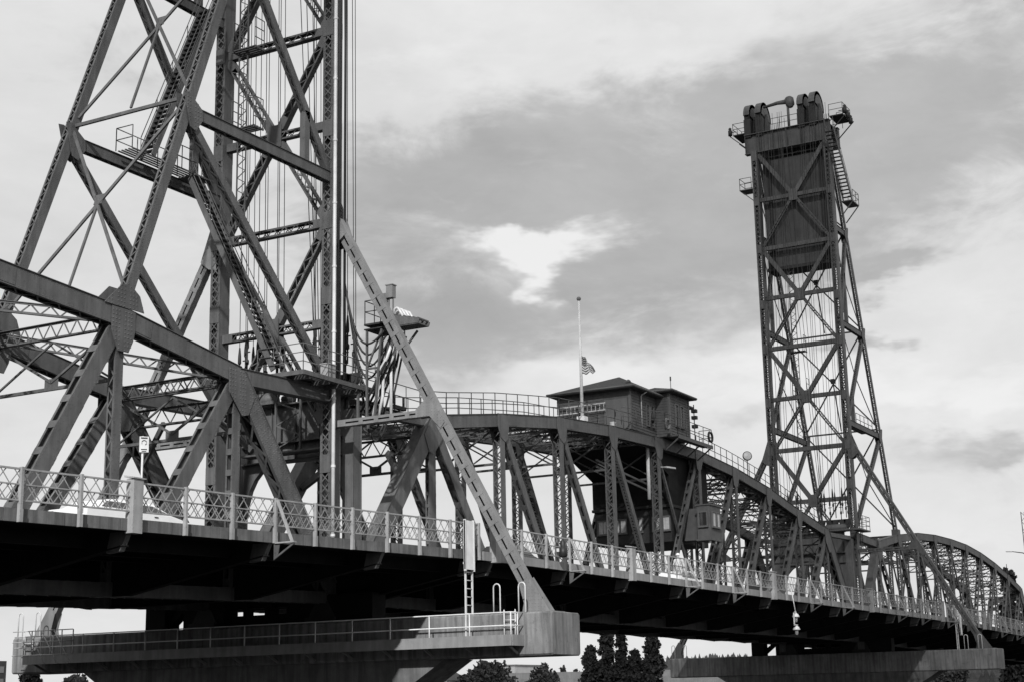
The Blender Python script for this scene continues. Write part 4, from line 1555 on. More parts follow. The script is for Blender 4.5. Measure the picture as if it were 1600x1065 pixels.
for i, x in enumerate((-0.9, -0.5)):
    m1.tube([(x, -2.9, 6.5), (x, -2.6, 5.8), (x, -2.15, 5.2), (x, -2.1, 4.2), (x, -1.9, 3.4), (x + 0.6, -1.4, 3.1)], 0.07, 8)
m1.build('conduit', 'galvanised', cp)
m1 = MB()
m1.tube([(-0.2, -2.35, 3.15), (-0.2, -2.35, 6.9)], 0.07, 8)
m1.build('pipe_post', 'galvanised', cp)
for i in range(9):
    x = -1.1 + 0.16 * i
    m1 = MB()
    pts = []
    za, zb2 = 9.6 - 0.55 * i, 7.1 - 0.02 * i
    ya, yb = -0.42, -2.75 - 0.08 * (i % 3)
    sag = 2.6 + 0.28 * i
    for j in range(15):
        f = j / 14
        pts.append((x, ya + (yb - ya) * f, za + (zb2 - za) * f - sag * 4 * f * (1 - f) * (0.4 + 0.6 * (1 - f))))
    m1.tube(pts, 0.05, 6)
    sc = m1.build('supply_cable', 'rubber')
    tag(sc, 'black supply cable looping from the column to the cable platform', 'cable', 'black supply cables at the nearer tower')
for i in range(4):
    m1 = MB()
    x = -0.9 + 0.3 * i
    m1.tube([(x, -2.8, 6.9), (x, -2.5, 5.6), (x, -1.9, 4.6), (x + 0.3, -1.0, 3.6)], 0.06, 6)
    tag(m1.build('supply_cable', 'rubber'), 'black supply cable hanging straight down from the cable platform', 'cable', 'black cables below the cable platform')

# ------------------------------------------------------------------ walkway and rails on top of the lift span
def chord_top(x):
    ks = sorted(TU)
    for a, b in zip(ks[:-1], ks[1:]):
        (x0, z0), (x1, z1) = TU[a], TU[b]
        if x0 <= x <= x1:
            return z0 + (z1 - z0) * (x - x0) / (x1 - x0) + 0.36
    return (TU[1][1] if x < TU[1][0] else TU[10][1]) + 0.3


for xa, xb in ((1.0, 30.5), (39.8, 66.5)):
    m1 = MB()
    xs = [xa + (xb - xa) * i / 12 for i in range(13)]
    for x0, x1 in zip(xs[:-1], xs[1:]):
        z0, z1 = chord_top(x0) + 0.03, chord_top(x1) + 0.03
        m1.add([(x0, 0.7, z0), (x1, 0.7, z1), (x1, 2.3, z1), (x0, 2.3, z0), (x0, 0.7, z0 + .06), (x1, 0.7, z1 + .06), (x1, 2.3, z1 + .06), (x0, 2.3, z0 + .06)],
               [(0, 3, 2, 1), (4, 5, 6, 7), (0, 1, 5, 4), (1, 2, 6, 5), (2, 3, 7, 6), (3, 0, 4, 7)])
    m1.build('upper_walkway', 'steel_dark', lift)
    for y in (0.05, 2.35):
        m1 = MB()
        handrail(m1, [(x, y, chord_top(x) + 0.02) for x in xs], 1.12, (0.56,), 0.026, 1.3)
        m1.build('walkway_rail', 'steel', lift)
m1 = MB()
for x in (4.5, 5.3):
    m1.bar((x, 0.6, chord_top(x) + 0.2), (x, 0.6, chord_top(x) + 0.75), 0.09, 0.09)
m1.box(4.4, 5.4, 0.5, 0.7, chord_top(5) + 0.1, chord_top(5) + 0.28)
m1.bar((4.9, 0.6, chord_top(5) + 0.1), (5.3, 0.6, chord_top(5) - 0.5), 0.06, 0.06)
m1.bar((4.9, 0.6, chord_top(5) + 0.1), (4.5, 0.6, chord_top(5) - 0.5), 0.06, 0.06)
tag(m1.build('rope_guide', 'steel_dark'), 'small forked steel rope guide on the walkway left of the outrigger brace', 'bracket')

# ------------------------------------------------------------------ control house on top of the lift span
hs = thing('control_house', (36, W / 2, 7.4), 'dark hip-roofed wooden control house on top of the lift span', 'house')


def siding(mb, p0, p1, z0, z1, nrm, h=0.17):
    """lap siding: overlapping boards, each leaning out at its foot"""
    p0, p1, nrm = Vector(p0), Vector(p1), Vector(nrm)
    k = int((z1 - z0) / h)
    for i in range(k):
        za, zb_ = z0 + (z1 - z0) * i / k, z0 + (z1 - z0) * (i + 1) / k
        a0, a1 = p0 + nrm * 0.035 + V(0, 0, za), p1 + nrm * 0.035 + V(0, 0, za)
        b0, b1 = p0 + nrm * 0.008 + V(0, 0, zb_), p1 + nrm * 0.008 + V(0, 0, zb_)
        c0, c1 = p0 + V(0, 0, za), p1 + V(0, 0, za)
        mb.add([a0, a1, b1, b0, c0, c1], [(0, 1, 2, 3), (4, 5, 1, 0)])


def window(root, c, ax, w_, h_, nrm, mullions=1, gl='glass', curtain=False):
    c, ax, nrm = Vector(c), Vector(ax).normalized(), Vector(nrm).normalized()
    m1 = MB()
    for s in (-1, 1):
        m1.obox(c + ax * s * (w_ / 2 + 0.04) + nrm * 0.05, ax * 0.04, nrm * 0.05, V(0, 0, h_ / 2 + 0.08))
        m1.obox(c + V(0, 0, s * (h_ / 2 + 0.04)) + nrm * 0.045, ax * w_ / 2, nrm * 0.05, V(0, 0, 0.04))
    for i in range(mullions):
        m1.obox(c + ax * (-w_ / 2 + w_ * (i + 1) / (mullions + 1)) + nrm * 0.04, ax * 0.03, nrm * 0.035, V(0, 0, h_ / 2))
    m1.obox(c + V(0, 0, -h_ / 2 - 0.1) + nrm * 0.08, ax * (w_ / 2 + 0.1), nrm * 0.07, V(0, 0, 0.025))
    f = m1.build('window_frame', 'trim', root)
    m1 = MB()
    m1.obox(c + nrm * 0.02, ax * w_ / 2, nrm * 0.006, V(0, 0, h_ / 2))
    m1.build('pane', gl, f)
    if curtain:
        m1 = MB()
        k = 8
        for i in range(k):
            xx = -w_ / 2 + w_ * (i + 0.5) / k
            if 0.35 < (i + 0.5) / k < 0.55:
                continue
            m1.obox(c + ax * xx + nrm * (0.032 + 0.006 * (i % 2)), ax * w_ / k * 0.48, nrm * 0.004, V(0, 0, h_ / 2 * 0.97))
        m1.build('blind', 'curtain', f)


m1 = MB()
m1.box(31.0, 39.6, 0.35, 5.55, 7.42, 10.02)
m1.box(35.0, 38.2, -0.6, 0.35, 7.42, 10.3)
m1.build('core_wall', 'siding', hs)
m1 = MB()
siding(m1, (31.0, 0.35, 0), (34.98, 0.35, 0), 7.45, 10.0, (0, -1, 0))
siding(m1, (38.22, 0.35, 0), (39.6, 0.35, 0), 7.45, 10.0, (0, -1, 0))
siding(m1, (35.0, -0.6, 0), (38.2, -0.6, 0), 7.45, 10.28, (0, -1, 0))
siding(m1, (35.0, 0.33, 0), (35.0, -0.6, 0), 7.45, 10.28, (-1, 0, 0))
siding(m1, (31.0, 5.55, 0), (31.0, 2.2, 0), 7.45, 10.0, (-1, 0, 0))
m1.build('lap_siding', 'siding', hs)
m1 = MB()
for x, y, z1 in ((31.0, 0.35, 10.0), (35.0, -0.6, 10.3), (38.2, -0.6, 10.3)):
    m1.box(x - 0.06, x + 0.08, y - 0.06, y + 0.08, 7.44, z1)
m1.build('corner_board', 'trim', hs)
m1 = MB()
m1.box(30.94, 30.995, 0.5, 2.15, 7.5, 9.45)
m1.build('panel_door', 'door_panel', hs)
m1 = MB()
m1.box(30.88, 30.938, 1.35, 1.42, 8.35, 8.65)
m1.build('door_handle', 'black', hs)


def hip_roof(name, x0, x1, y0, y1, ze, apex, mat, root, th=0.14):
    m1 = MB()
    e = [(x0, y0), (x1, y0), (x1, y1), (x0, y1)]
    vs = [(x, y, ze) for x, y in e] + [(x, y, ze + th) for x, y in e] + apex
    fs = [(3, 2, 1, 0), (0, 1, 5, 4), (1, 2, 6, 5), (2, 3, 7, 6), (3, 0, 4, 7)]
    if len(apex) == 1:
        fs += [(4, 5, 8), (5, 6, 8), (6, 7, 8), (7, 4, 8)]
    else:
        fs += [(4, 5, 9, 8), (5, 6, 9), (6, 7, 8, 9), (7, 4, 8)]
    m1.add(vs, fs)
    o = m1.build(name, mat, root)
    m1 = MB()
    for (xa, ya), (xb, yb) in zip(e, e[1:] + e[:1]):
        m1.tube([(xa, ya, ze + 0.1), (xb, yb, ze + 0.1)], 0.07, 6)
    m1.build('gutter', 'trim', o)
    return o


hip_roof('roof', 30.35, 40.1, -0.2, 5.95, 10.0, [(35.4, 3.1, 11.85), (36.2, 3.1, 11.85)], 'roofing', hs)
hip_roof('bay_roof', 34.5, 38.65, -1.05, 1.6, 10.3, [(36.2, 0.9, 11.0), (37.0, 0.9, 11.0)], 'roofing', hs)
for x in (36.1, 36.95):
    window(hs, (x, -0.6, 8.95), (1, 0, 0), 0.42, 1.35, (0, -1, 0), 0)
for x in (33.6, 34.3):
    window(hs, (x, 0.35, 8.7), (1, 0, 0), 0.4, 1.3, (0, -1, 0), 0)
m1 = MB()
m1.tube([(32.5, -0.15, 10.0), (32.5, 0.24, 9.8), (32.5, 0.24, 7.6)], 0.05, 8)
m1.build('downspout', 'galvanised', hs)
m1 = MB()
m1.lathe((31.4, 0.6, 10.55), (0, 0, 1), [(0.02, -0.12), (0.16, -0.08), (0.18, 0.04), (0.08, 0.14), (0.01, 0.16)], 10)
m1.build('roof_vent', 'steel', hs)
m1 = MB()
m1.box(34.6, 40.4, -1.35, -0.62, 7.32, 7.4)
m1.box(34.6, 40.4, -1.38, -1.32, 7.18, 7.42)
for x in (34.8, 36.6, 38.4, 40.2):
    m1.bar((x, -0.3, 6.5), (x, -1.3, 7.25), 0.08, 0.08, (1, 0, 0))
m1.build('balcony', 'steel', hs)
m1 = MB()
handrail(m1, [(32.6, -1.3, 7.42), (34.6, -1.3, 7.42), (40.4, -1.3, 7.42), (40.4, -0.4, 7.42)], 1.1, (0.55,), 0.025, 1.6)
handrail(m1, [(29.0, 0.05, 7.4), (32.6, -1.3, 7.42)], 1.1, (0.55,), 0.025, 1.5)
m1.build('balcony_rail', 'steel', hs)
for x, y, z in ((33.6, -1.02, 7.98), (39.9, -1.42, 7.95)):
    m1 = MB()
    pts = [(x + 0.34 * math.cos(g * math.pi / 8), y, z + 0.34 * math.sin(g * math.pi / 8)) for g in range(17)]
    m1.tube(pts, 0.085, 8)
    tag(m1.build('life_ring', 'steel_brace' if x < 36 else 'steel_dark'), 'pale life ring on the balcony rail left of the bay of the control house' if x < 36 else 'dark life ring on the right end of the balcony rail', 'life ring', 'life rings')
m1 = MB()
m1.lathe((31.9, -0.75, 8.15), (0.3, -1, 0), [(0.05, -0.1), (0.33, -0.02), (0.34, 0.1), (0.05, 0.16)], 14)
m1.bar((31.9, -0.7, 7.4), (31.9, -0.7, 8.1), 0.06, 0.06)
tag(m1.build('hose_reel', 'steel_dark'), 'round dark hose reel beside the corner of the control house', 'hose reel')
m1 = MB()
for x, y in ((30.5, 1.7),):
    m1.lathe((30.4, 1.3, 7.45), (0, 0, 1), [(0.16, 0), (0.2, 0.4), (0.21, 0.42), (0.19, 0.42)], 12)
tag(m1.build('bucket', 'white_paint'), 'white bucket at the foot of the panel door', 'bucket')
# aluminium ladder hung along the end wall
m1 = MB()
for z in (8.78, 9.22):
    m1.bar((30.72, 5.4, z), (30.72, 1.95, z + 0.02), 0.05, 0.07, (1, 0, 0))
for i in range(12):
    y = 5.3 - i * 0.295
    m1.bar((30.72, y, 8.78), (30.72, y, 9.24), 0.035, 0.035, (1, 0, 0))
tag(m1.build('hung_ladder', 'galvanised'), 'aluminium ladder hung sideways on the end wall of the control house', 'ladder')
m1 = MB()
m1.tube([(41.5, 2.0, 7.2), (41.5, 2.0, 12.8)], 0.025, 6)
for i in range(5):
    g = i * 1.25
    m1.tube([(41.5, 2.0, 11.2 + 0.12 * i), (41.5 + 0.45 * math.cos(g), 2.0 + 0.45 * math.sin(g), 11.35 + 0.12 * i)], 0.012, 4)
m1.box(41.46, 41.54, 1.96, 2.04, 12.5, 12.8)
tag(m1.build('roof_antenna', 'steel'), 'thin antenna mast behind the control house roof', 'antenna')
for z in (9.2, 9.9):
    pass
m1 = MB()
m1.bar((38.45, -0.9, 7.4), (38.45, -0.9, 10.0), 0.05, 0.05)
for z in (8.4, 9.0, 9.45):
    m1.box(38.3, 38.6, -1.1, -0.75, z, z + 0.22)
tag(m1.build('signal_bracket', 'steel_dark'), 'small dark signal boxes on a post at the right corner of the control house', 'signal')

# ------------------------------------------------------------------ machinery room and operator's cabin hung inside the lift span
oc = thing('operator_cabin', (39, W / 2, 0.9), "dark operator's cabin with lit windows hung inside the lift span", 'cabin')
m1 = MB()
m1.box(36.8, 43.4, 0.42, 6.05, 3.3, 7.3)
m1.build('machinery_room', 'shaded_steel', oc)
m1 = MB()
m1.poly([(30.9, y, 7.3) for y in (0.4, 6.05)] + [(36.8, 6.05, 5.2), (36.8, 0.4, 5.2)], (-0.34, 0, -1), 0.06)
m1.poly([(30.9, 6.05, 7.3), (36.8, 6.05, 7.3), (36.8, 6.05, 5.2)], (0, 1, 0), 0.05)
m1.poly([(30.9, 0.42, 7.3), (36.8, 0.42, 7.3), (36.8, 0.42, 5.2)], (0, 1, 0), 0.05)
m1.build('floor_hull', 'shaded_steel', oc)
m1 = MB()
m1.box(37.0, 43.2, 0.44, 6.0, 0.85, 3.1)
m1.build('cabin_wall', 'steel_dark', oc)
m1 = MB()
m1.box(36.75, 43.5, 0.35, 6.12, 3.1, 3.28)
m1.build('cabin_roof', 'steel_dark', oc)
for y, wd in ((5.45, 0.62), (4.2, 0.95), (2.85, 0.6), (1.15, 1.15)):
    window(oc, (37.0, y, 2.05), (0, 1, 0), wd, 0.82, (-1, 0, 0), 1 if wd > 0.7 else 0, curtain=True)
m1 = MB()
m1.box(38.0, 39.9, -1.85, -0.95, 0.95, 3.15)
m1.box(37.92, 39.98, -1.93, -0.87, 3.15, 3.23)
m1.box(37.92, 39.98, -1.93, -0.87, 0.85, 0.95)
m1.box(38.9, 39.85, -0.95, 0.43, 1.0, 3.1)
m1.build('bay_wall', 'siding', oc)
window(oc, (38.0, -1.40, 2.25), (0, 1, 0), 0.5, 0.85, (-1, 0, 0), 0)
window(oc, (38.6, -1.85, 2.25), (1, 0, 0), 0.55, 0.9, (0, -1, 0), 0, curtain=True)
window(oc, (39.35, -1.85, 2.25), (1, 0, 0), 0.5, 0.9, (0, -1, 0), 0, curtain=True)
for x, y in ((38.2, -1.7), (38.9, -1.8)):
    m1 = MB()
    m1.lathe((x, y, 0.75), (0, 0, 1), [(0.1, -0.06), (0.1, 0.1)], 10)
    m1.build('lamp', 'lamp_glass', oc)
m1 = MB()
m1.tube([(33.3, 0.3, 6.6), (33.3, 0.3, 3.2)], 0.12, 8)
m1.build('vent_pipe', 'galvanised', oc)
for z0, z1, yy in ((5.0, 4.1, 0.9), (4.6, 3.7, 0.9)):
    m1 = MB()
    m1.bar((27, yy, z0), (37, yy, z1), 0.1, 0.12)
    m1.build('pipe_rail', 'steel', oc)

# street lamps sticking out from the verticals of the truss
for x, y, z, lab in ((34.6, -0.6, 5.3, 'small pale lamp arm inside the truss beside the vent pipe'),):
    m1 = MB()
    m1.tube([(x - 1.0, 0, z + 0.02), (x, y * 0.6, z + 0.05)], 0.04, 6)
    m1.obox((x + 0.4, y * 0.8, z + 0.07), (0.45, -0.12, 0), (0.03, 0.1, 0), (0, 0, 0.05))
    tag(m1.build('truss_lamp', 'galvanised'), lab, 'lamp')

# ------------------------------------------------------------------ flag at half staff
fpz = chord_top(24)
m1 = MB()
m1.tube([(24.0, 0.25, fpz), (24.0, 0.25, 14.2)], 0.11, 10, r_end=0.05)
fp = m1.build('flagpole', 'white_paint')
tag(fp, 'white flagpole on the lift span beside the control house', 'flagpole')
m1 = MB()
m1.lathe((24.0, 0.25, 14.32), (0, 0, 1), [(0.03, -0.14), (0.11, -0.08), (0.14, 0.0), (0.11, 0.09), (0.03, 0.13)], 12)
m1.build('finial_ball', 'steel_brace', fp)
m1 = MB()
m1.box(23.75, 24.25, 0.0, 0.5, fpz - 0.02, fpz + 0.35)
m1.build('pole_base', 'white_paint', fp)


def flag():
    nu, nv = 28, 14
    me = bpy.data.meshes.new('flag')
    vs, fs, uv = [], [], []
    for i in range(nu + 1):
        u = i / nu
        for j in range(nv + 1):
            v = j / nv
            fold = 0.16 * math.sin(u * 9.0 + 1.5 * v) * (0.2 + u)
            out = 0.86 * u * (0.78 + 0.22 * (1 - v))
            droop = -0.62 * u * v - 0.12 * u
            lx, ly = 0.62, -0.78
            vs.append((24.1 + out * lx + fold * 0.78, 0.25 + out * ly + fold * 0.62, 9.72 + 1.24 * v + droop + 0.28 * u * (1 - v) + 0.05 * math.sin(u * 14 + v * 3)))
            uv.append((u, v))
    for i in range(nu):
        for j in range(nv):
            k = i * (nv + 1) + j
            fs.append((k, k + nv + 1, k + nv + 2, k + 1))
    me.from_pydata(vs, [], fs)
    ul = me.uv_layers.new(name='UVMap')
    for l in me.loops:
        ul.data[l.index].uv = uv[l.vertex_index]
    me.polygons.foreach_set('use_smooth', [True] * len(fs))
    m = bpy.data.materials.new('flag_cloth')
    m.use_nodes = True
    t = m.node_tree
    s = NT(t)
    b = t.nodes['Principled BSDF']
    b.inputs['Roughness'].default_value = 0.9
    sp = s.n('ShaderNodeSeparateXYZ', {0: s.n('ShaderNodeTexCoord').outputs['UV']})
    u_, v_ = sp.outputs[0], sp.outputs[1]
    stripe = s.math('MODULO', s.math('FLOOR', s.math('MULTIPLY', v_, 12.999)), 2.0)      # 13 stripes, dark first and last
    base = s.mix(stripe, 0.10, 0.72)
    can = s.math('MULTIPLY', s.math('LESS_THAN', u_, 0.4), s.math('GREATER_THAN', v_, 6 / 13))
    fu = s.math('SUBTRACT', s.math('FRACT', s.math('MULTIPLY', u_, 15.0)), 0.5)
    fv = s.math('SUBTRACT', s.math('FRACT', s.math('MULTIPLY', s.math('SUBTRACT', v_, 6 / 13), 9.3)), 0.5)
    star = s.math('LESS_THAN', s.math('ADD', s.math('MULTIPLY', fu, fu), s.math('MULTIPLY', fv, fv)), 0.06)
    ccol = s.mix(star, 0.03, 0.7)
    t.links.new(s.mix(can, base, ccol), b.inputs['Base Color'])
    me.materials.append(m)
    o = link('flag', me)
    tag(o, 'striped flag with a dark starred corner at half staff on the white pole', 'flag')


flag()

# ------------------------------------------------------------------ floodlight, street furniture, navigation light
fl = thing('floodlight', (51, 0.2, chord_top(51)), 'round floodlight on a post above the right slope of the lift span', 'floodlight')
m1 = MB()
m1.tube([(51.0, 0.2, chord_top(51)), (51.0, 0.2, 7.9)], 0.04, 6)
m1.build('post', 'steel', fl)
m1 = MB()
m1.lathe((50.75, 0.1, 8.15), (-0.8, -0.5, 0.1), [(0.1, -0.35), (0.32, -0.1), (0.36, 0.1), (0.33, 0.12)], 14)
m1.build('housing', 'steel_dark', fl)
m1 = MB()
m1.lathe((50.66, 0.045, 8.16), (-0.8, -0.5, 0.1), [(0.3, 0.04), (0.22, 0.07), (0.02, 0.09)], 14)
m1.build('lens', 'galvanised', fl)

nv = thing('navigation_light', (36.1, -7.9, -5.0), 'pair of hanging navigation lamps below the edge of the lift span', 'navigation light')
m1 = MB()
m1.tube([(36.1, -7.75, -2.6), (36.1, -7.95, -4.1)], 0.035, 6)
m1.box(35.75, 36.2, -7.98, -7.92, -4.18, -4.1)
m1.box(35.75, 35.82, -7.98, -7.92, -4.9, -4.1)
m1.box(35.75, 36.35, -7.98, -7.92, -4.95, -4.88)
m1.build('bracket', 'galvanised', nv)
for z in (-4.35, -5.12):
    m1 = MB()
    m1.lathe((36.12, -7.95, z), (0, 0, -1), [(0.05, -0.16), (0.16, -0.08), (0.24, 0.08), (0.22, 0.1)], 12)
    sh = m1.build('lamp_shade', 'galvanised', nv)
    m1 = MB()
    m1.lathe((36.12, -7.95, z - 0.1), (0, 0, -1), [(0.1, 0.0), (0.11, 0.2), (0.06, 0.3)], 10)
    m1.build('lens', 'lamp_glass', sh)

dl = thing('deck_signal', (5.2, -7.8, -2.4), 'small dark signal lamp on the railing right of the outrigger brace', 'signal')
m1 = MB()
m1.lathe((5.6, -7.75, -2.35), (0, 0, 1), [(0.12, -0.5), (0.2, -0.45), (0.2, -0.1), (0.12, -0.05), (0.14, 0.15), (0.05, 0.3)], 10)
m1.build('housing', 'black', dl)
m1 = MB()
m1.box(5.45, 5.75, -7.7, -7.5, -2.6, -2.45)
m1.build('bracket', 'galvanised', dl)

sg = thing('parking_sign', (-20.3, -6.4, zd(-20.3) + 0.36), 'small white sign with a round symbol on a post behind the left railing', 'sign')
m1 = MB()
m1.tube([(-20.3, -6.4, zd(-20.3) + 0.36), (-20.3, -6.4, -0.75)], 0.035, 8)
m1.build('post', 'galvanised', sg)
m1 = MB()
dxy = V(0.75, -0.66, 0)
c = V(-20.3, -6.45, -1.02)
nrm = V(-0.66, -0.75, 0)
m1.obox(c + nrm * 0.04, dxy * 0.145, nrm * 0.006, V(0, 0, 0.25))
pl = m1.build('panel', 'galvanised', sg)
m1 = MB()
ring = [c + nrm * 0.05 + dxy * 0.075 * math.cos(g) + V(0, 0, 0.05 + 0.075 * math.sin(g)) for g in [R(-60 + 30 * i) for i in range(10)]]
m1.tube(ring, 0.014, 5)
m1.obox(c + nrm * 0.05 + V(0, 0, 0.2), dxy * 0.1, nrm * 0.003, V(0, 0, 0.02))
m1.obox(c + nrm * 0.05 + V(0, 0, -0.16), dxy * 0.09, nrm * 0.003, V(0, 0, 0.015))
m1.obox(c + nrm * 0.05 + V(0, 0, -0.22), dxy * 0.07, nrm * 0.003, V(0, 0, 0.012))
m1.build('symbol', 'black', pl)

# ------------------------------------------------------------------ vehicles
def car(x, y, z, rz, paint, label, Lc=4.5, wc=1.78, roof=1.45):
    root = thing('parked_car' if False else 'car', (x, y, z), label, 'car', 'cars on the outer lane')
    rot = Matrix.Translation((x, y, z)) @ Matrix.Rotation(rz, 4, 'Z')

    def put(mb, name, mat, par):
        mb.v = [tuple(rot @ Vector(p)) for p in mb.v]
        return mb.build(name, mat, par)
    h = Lc / 2
    body = [(-h, 0.35), (-h, 0.85), (-h + 0.15, 0.93), (-h + 0.9, 0.97), (h - 1.25, 0.95), (h - 0.25, 0.78), (h, 0.62), (h, 0.35)]
    m1 = MB()
    secs = [(-wc / 2, 0.94), (-wc / 2 + 0.02, 1.0), (wc / 2 - 0.02, 1.0), (wc / 2, 0.94)]
    vs, fs = [], []
    for yy, s in secs:
        for px, pz in body:
            vs.append((px * (0.98 if s < 1 else 1), yy, 0.6 + (pz - 0.6) * s))
    k = len(body)
    for i in range(3):
        for j in range(k):
            fs.append((i * k + j, i * k + (j + 1) % k, (i + 1) * k + (j + 1) % k, (i + 1) * k + j))
    fs += [tuple(range(k)), tuple(3 * k + j for j in range(k))[::-1]]
    m1.add(vs, fs)
    b = put(m1, 'body', paint, root)
    m1 = MB()
    cab = [(-h + 0.55, 0.95), (-h + 1.05, roof - 0.06), (-h + 1.6, roof), (h - 2.0, roof), (h - 1.2, 0.95)]
    vs = [(px, s * (wc / 2 - 0.06 - 0.2 * (pz - 0.95) / (roof - 0.95)), pz) for s in (-1, 1) for px, pz in cab]
    k = len(cab)
    fs = [(i, i + 1, k + i + 1, k + i) for i in range(k - 1)] + [tuple(range(k))[::-1], tuple(k + i for i in range(k))]
    m1.add(vs, fs)
    put(m1, 'roof', paint, root)
    m1 = MB()
    for s in (-1, 1):
        side = [(-h + 0.78, 1.0), (-h + 1.12, roof - 0.11), (h - 2.05, roof - 0.09), (h - 1.38, 1.0)]
        m1.poly([(px, s * (wc / 2 - 0.045 - 0.2 * (pz - 0.95) / (roof - 0.95)), pz) for px, pz in side], (0, s, 0.3), 0.012)
    ws = [(h - 1.27, 0.99), (h - 1.93, roof - 0.05)]
    m1.poly([(ws[0][0], -0.7, ws[0][1]), (ws[0][0], 0.7, ws[0][1]), (ws[1][0], 0.56, ws[1][1]), (ws[1][0], -0.56, ws[1][1])], (0.5, 0, 0.8), 0.03)
    put(m1, 'windows', 'glass', root)
    for sx in (-h + 0.85, h - 0.85):
        for s in (-1, 1):
            m1 = MB()
            m1.lathe((sx, s * (wc / 2 - 0.1), 0.32), (0, s, 0), [(0.2, -0.1), (0.32, -0.1), (0.33, 0.0), (0.31, 0.12), (0.22, 0.12)], 16)
            wl = put(m1, 'wheel', 'rubber', root)
            m1 = MB()
            m1.lathe((sx, s * (wc / 2 - 0.1), 0.32), (0, s, 0), [(0.2, 0.05), (0.2, 0.125), (0.05, 0.14)], 10)
            put(m1, 'rim', 'galvanised', wl)
    for s in (-1, 1):
        m1 = MB()
        m1.box(h - 0.22, h - 0.02, s * 0.62 - 0.16, s * 0.62 + 0.16, 0.66, 0.77)
        put(m1, 'headlight', 'lamp_glass', root)
        m1 = MB()
        m1.box(-h - 0.01, -h + 0.1, s * 0.68 - 0.12, s * 0.68 + 0.12, 0.7, 0.86)
        put(m1, 'tail_light', 'car_grey', root)
    for dx in (-0.35, 0.65):
        m1 = MB()
        m1.box(dx - 0.09, dx + 0.09, -wc / 2 - 0.025, -wc / 2 + 0.01, 0.82, 0.85)
        put(m1, 'door_handle', 'black', root)


car(-16.4, -2.0, zd(-16.4) + 0.31, R(0), 'car_white', 'white car behind the left railing next to the broad pilaster', 5.4, 1.85, 1.32)
car(10.6, -2.2, zd(10) + 0.30, R(0), 'car_dark', 'dark car on the lift span right of the outrigger brace')
car(31.5, -2.3, zd(10) + 0.30, R(0), 'car_white', "white car on the lift span below the operator's cabin")
car(46.5, -2.2, zd(10) + 0.30, R(0), 'car_dark', 'dark car on the lift span above the hanging navigation lamps')

# ------------------------------------------------------------------ a person on the sidewalk of the lift span
def person(x, y, z, rz):
    root = thing('person', (x, y, z), 'person in pale clothing and light helmet behind the lift span railing', 'person')
    rot = Matrix.Translation((x, y, z)) @ Matrix.Rotation(rz, 4, 'Z')
    J = {'pelvis': ((0, 0, 0.95), 0.15), 'waist': ((0, 0, 1.08), 0.14), 'chest': ((0.02, 0, 1.32), 0.165), 'neck': ((0.03, 0, 1.48), 0.06), 'jaw': ((0.05, 0, 1.56), 0.075), 'head': ((0.04, 0, 1.66), 0.095), 'crown': ((0.03, 0, 1.73), 0.06)}
    E = [('pelvis', 'waist'), ('waist', 'chest'), ('chest', 'neck'), ('neck', 'jaw'), ('jaw', 'head'), ('head', 'crown')]
    for s, n in ((1, 'l'), (-1, 'r')):
        J.update({n + 'hip': ((0, s * 0.1, 0.9), 0.1), n + 'knee': ((0.14 * s + 0.05, s * 0.1, 0.5), 0.06), n + 'ankle': ((0.22 * s - 0.04, s * 0.1, 0.09), 0.042), n + 'toe': ((0.22 * s + 0.13, s * 0.11, 0.03), 0.04),
                  n + 'sh': ((0.01, s * 0.19, 1.40), 0.06), n + 'elbow': ((-0.05 - 0.1 * s, s * 0.25, 1.13), 0.045), n + 'wrist': ((0.12 - 0.12 * s, s * 0.24, 0.92), 0.032), n + 'palm': ((0.16 - 0.12 * s, s * 0.235, 0.84), 0.036)})
        E += [('pelvis', n + 'hip'), (n + 'hip', n + 'knee'), (n + 'knee', n + 'ankle'), (n + 'ankle', n + 'toe'), ('chest', n + 'sh'), (n + 'sh', n + 'elbow'), (n + 'elbow', n + 'wrist'), (n + 'wrist', n + 'palm')]
        for k in range(5):
            J[n + 'f%d' % k] = ((0.19 - 0.12 * s - 0.018 * k, s * (0.235 - 0.0 * k) + 0.02 * (k - 2), 0.76 + 0.012 * abs(k - 2)), 0.010)
            E.append((n + 'palm', n + 'f%d' % k))
    keys = list(J)
    me = bpy.data.meshes.new('body')
    me.from_pydata([tuple(rot @ Vector(J[k][0])) for k in keys], [(keys.index(a), keys.index(b)) for a, b in E], [])
    me.materials.append(M['curtain'])
    o = link('body', me, root)
    o.modifiers.new('Skin', 'SKIN')
    for i, k in enumerate(keys):
        sv = me.skin_vertices[0].data[i]
        sv.radius = (J[k][1], J[k][1])
        sv.use_root = (k == 'pelvis')
    sb = o.modifiers.new('Subdivision', 'SUBSURF')
    sb.levels = sb.render_levels = 1
    m1 = MB()
    m1.lathe(rot @ Vector((0.03, 0, 1.66)), (0, 0, 1), [(0.125, 0.0), (0.122, 0.05), (0.09, 0.11), (0.03, 0.135)], 12)
    m1.build('helmet', 'white_paint', root)
    m1 = MB()
    for s in (1, -1):
        m1.lathe(rot @ Vector((0.04, s * 0.1, 0.0)), (0, 0, 1), [(0.05, 0), (0.05, 0.05)], 6)
    return root


person(23.9, -5.5, zd(20) + 0.36, R(20))

# ------------------------------------------------------------------ trees on the far bank
def leaf_cloud(mb, pts, size):
    for p, s in pts:
        for q in range(2):
            a = Vector((random.gauss(0, 1), random.gauss(0, 1), random.gauss(0, 1))).normalized() * size * s
            b = Vector((random.gauss(0, 1), random.gauss(0, 1), random.gauss(0, 1))).normalized() * size * s
            c = Vector(p) + Vector((random.uniform(-.3, .3), random.uniform(-.3, .3), random.uniform(-.3, .3))) * size
            mb.add([c - a, c + b, c + a, c - b], [(0, 1, 2, 3)])


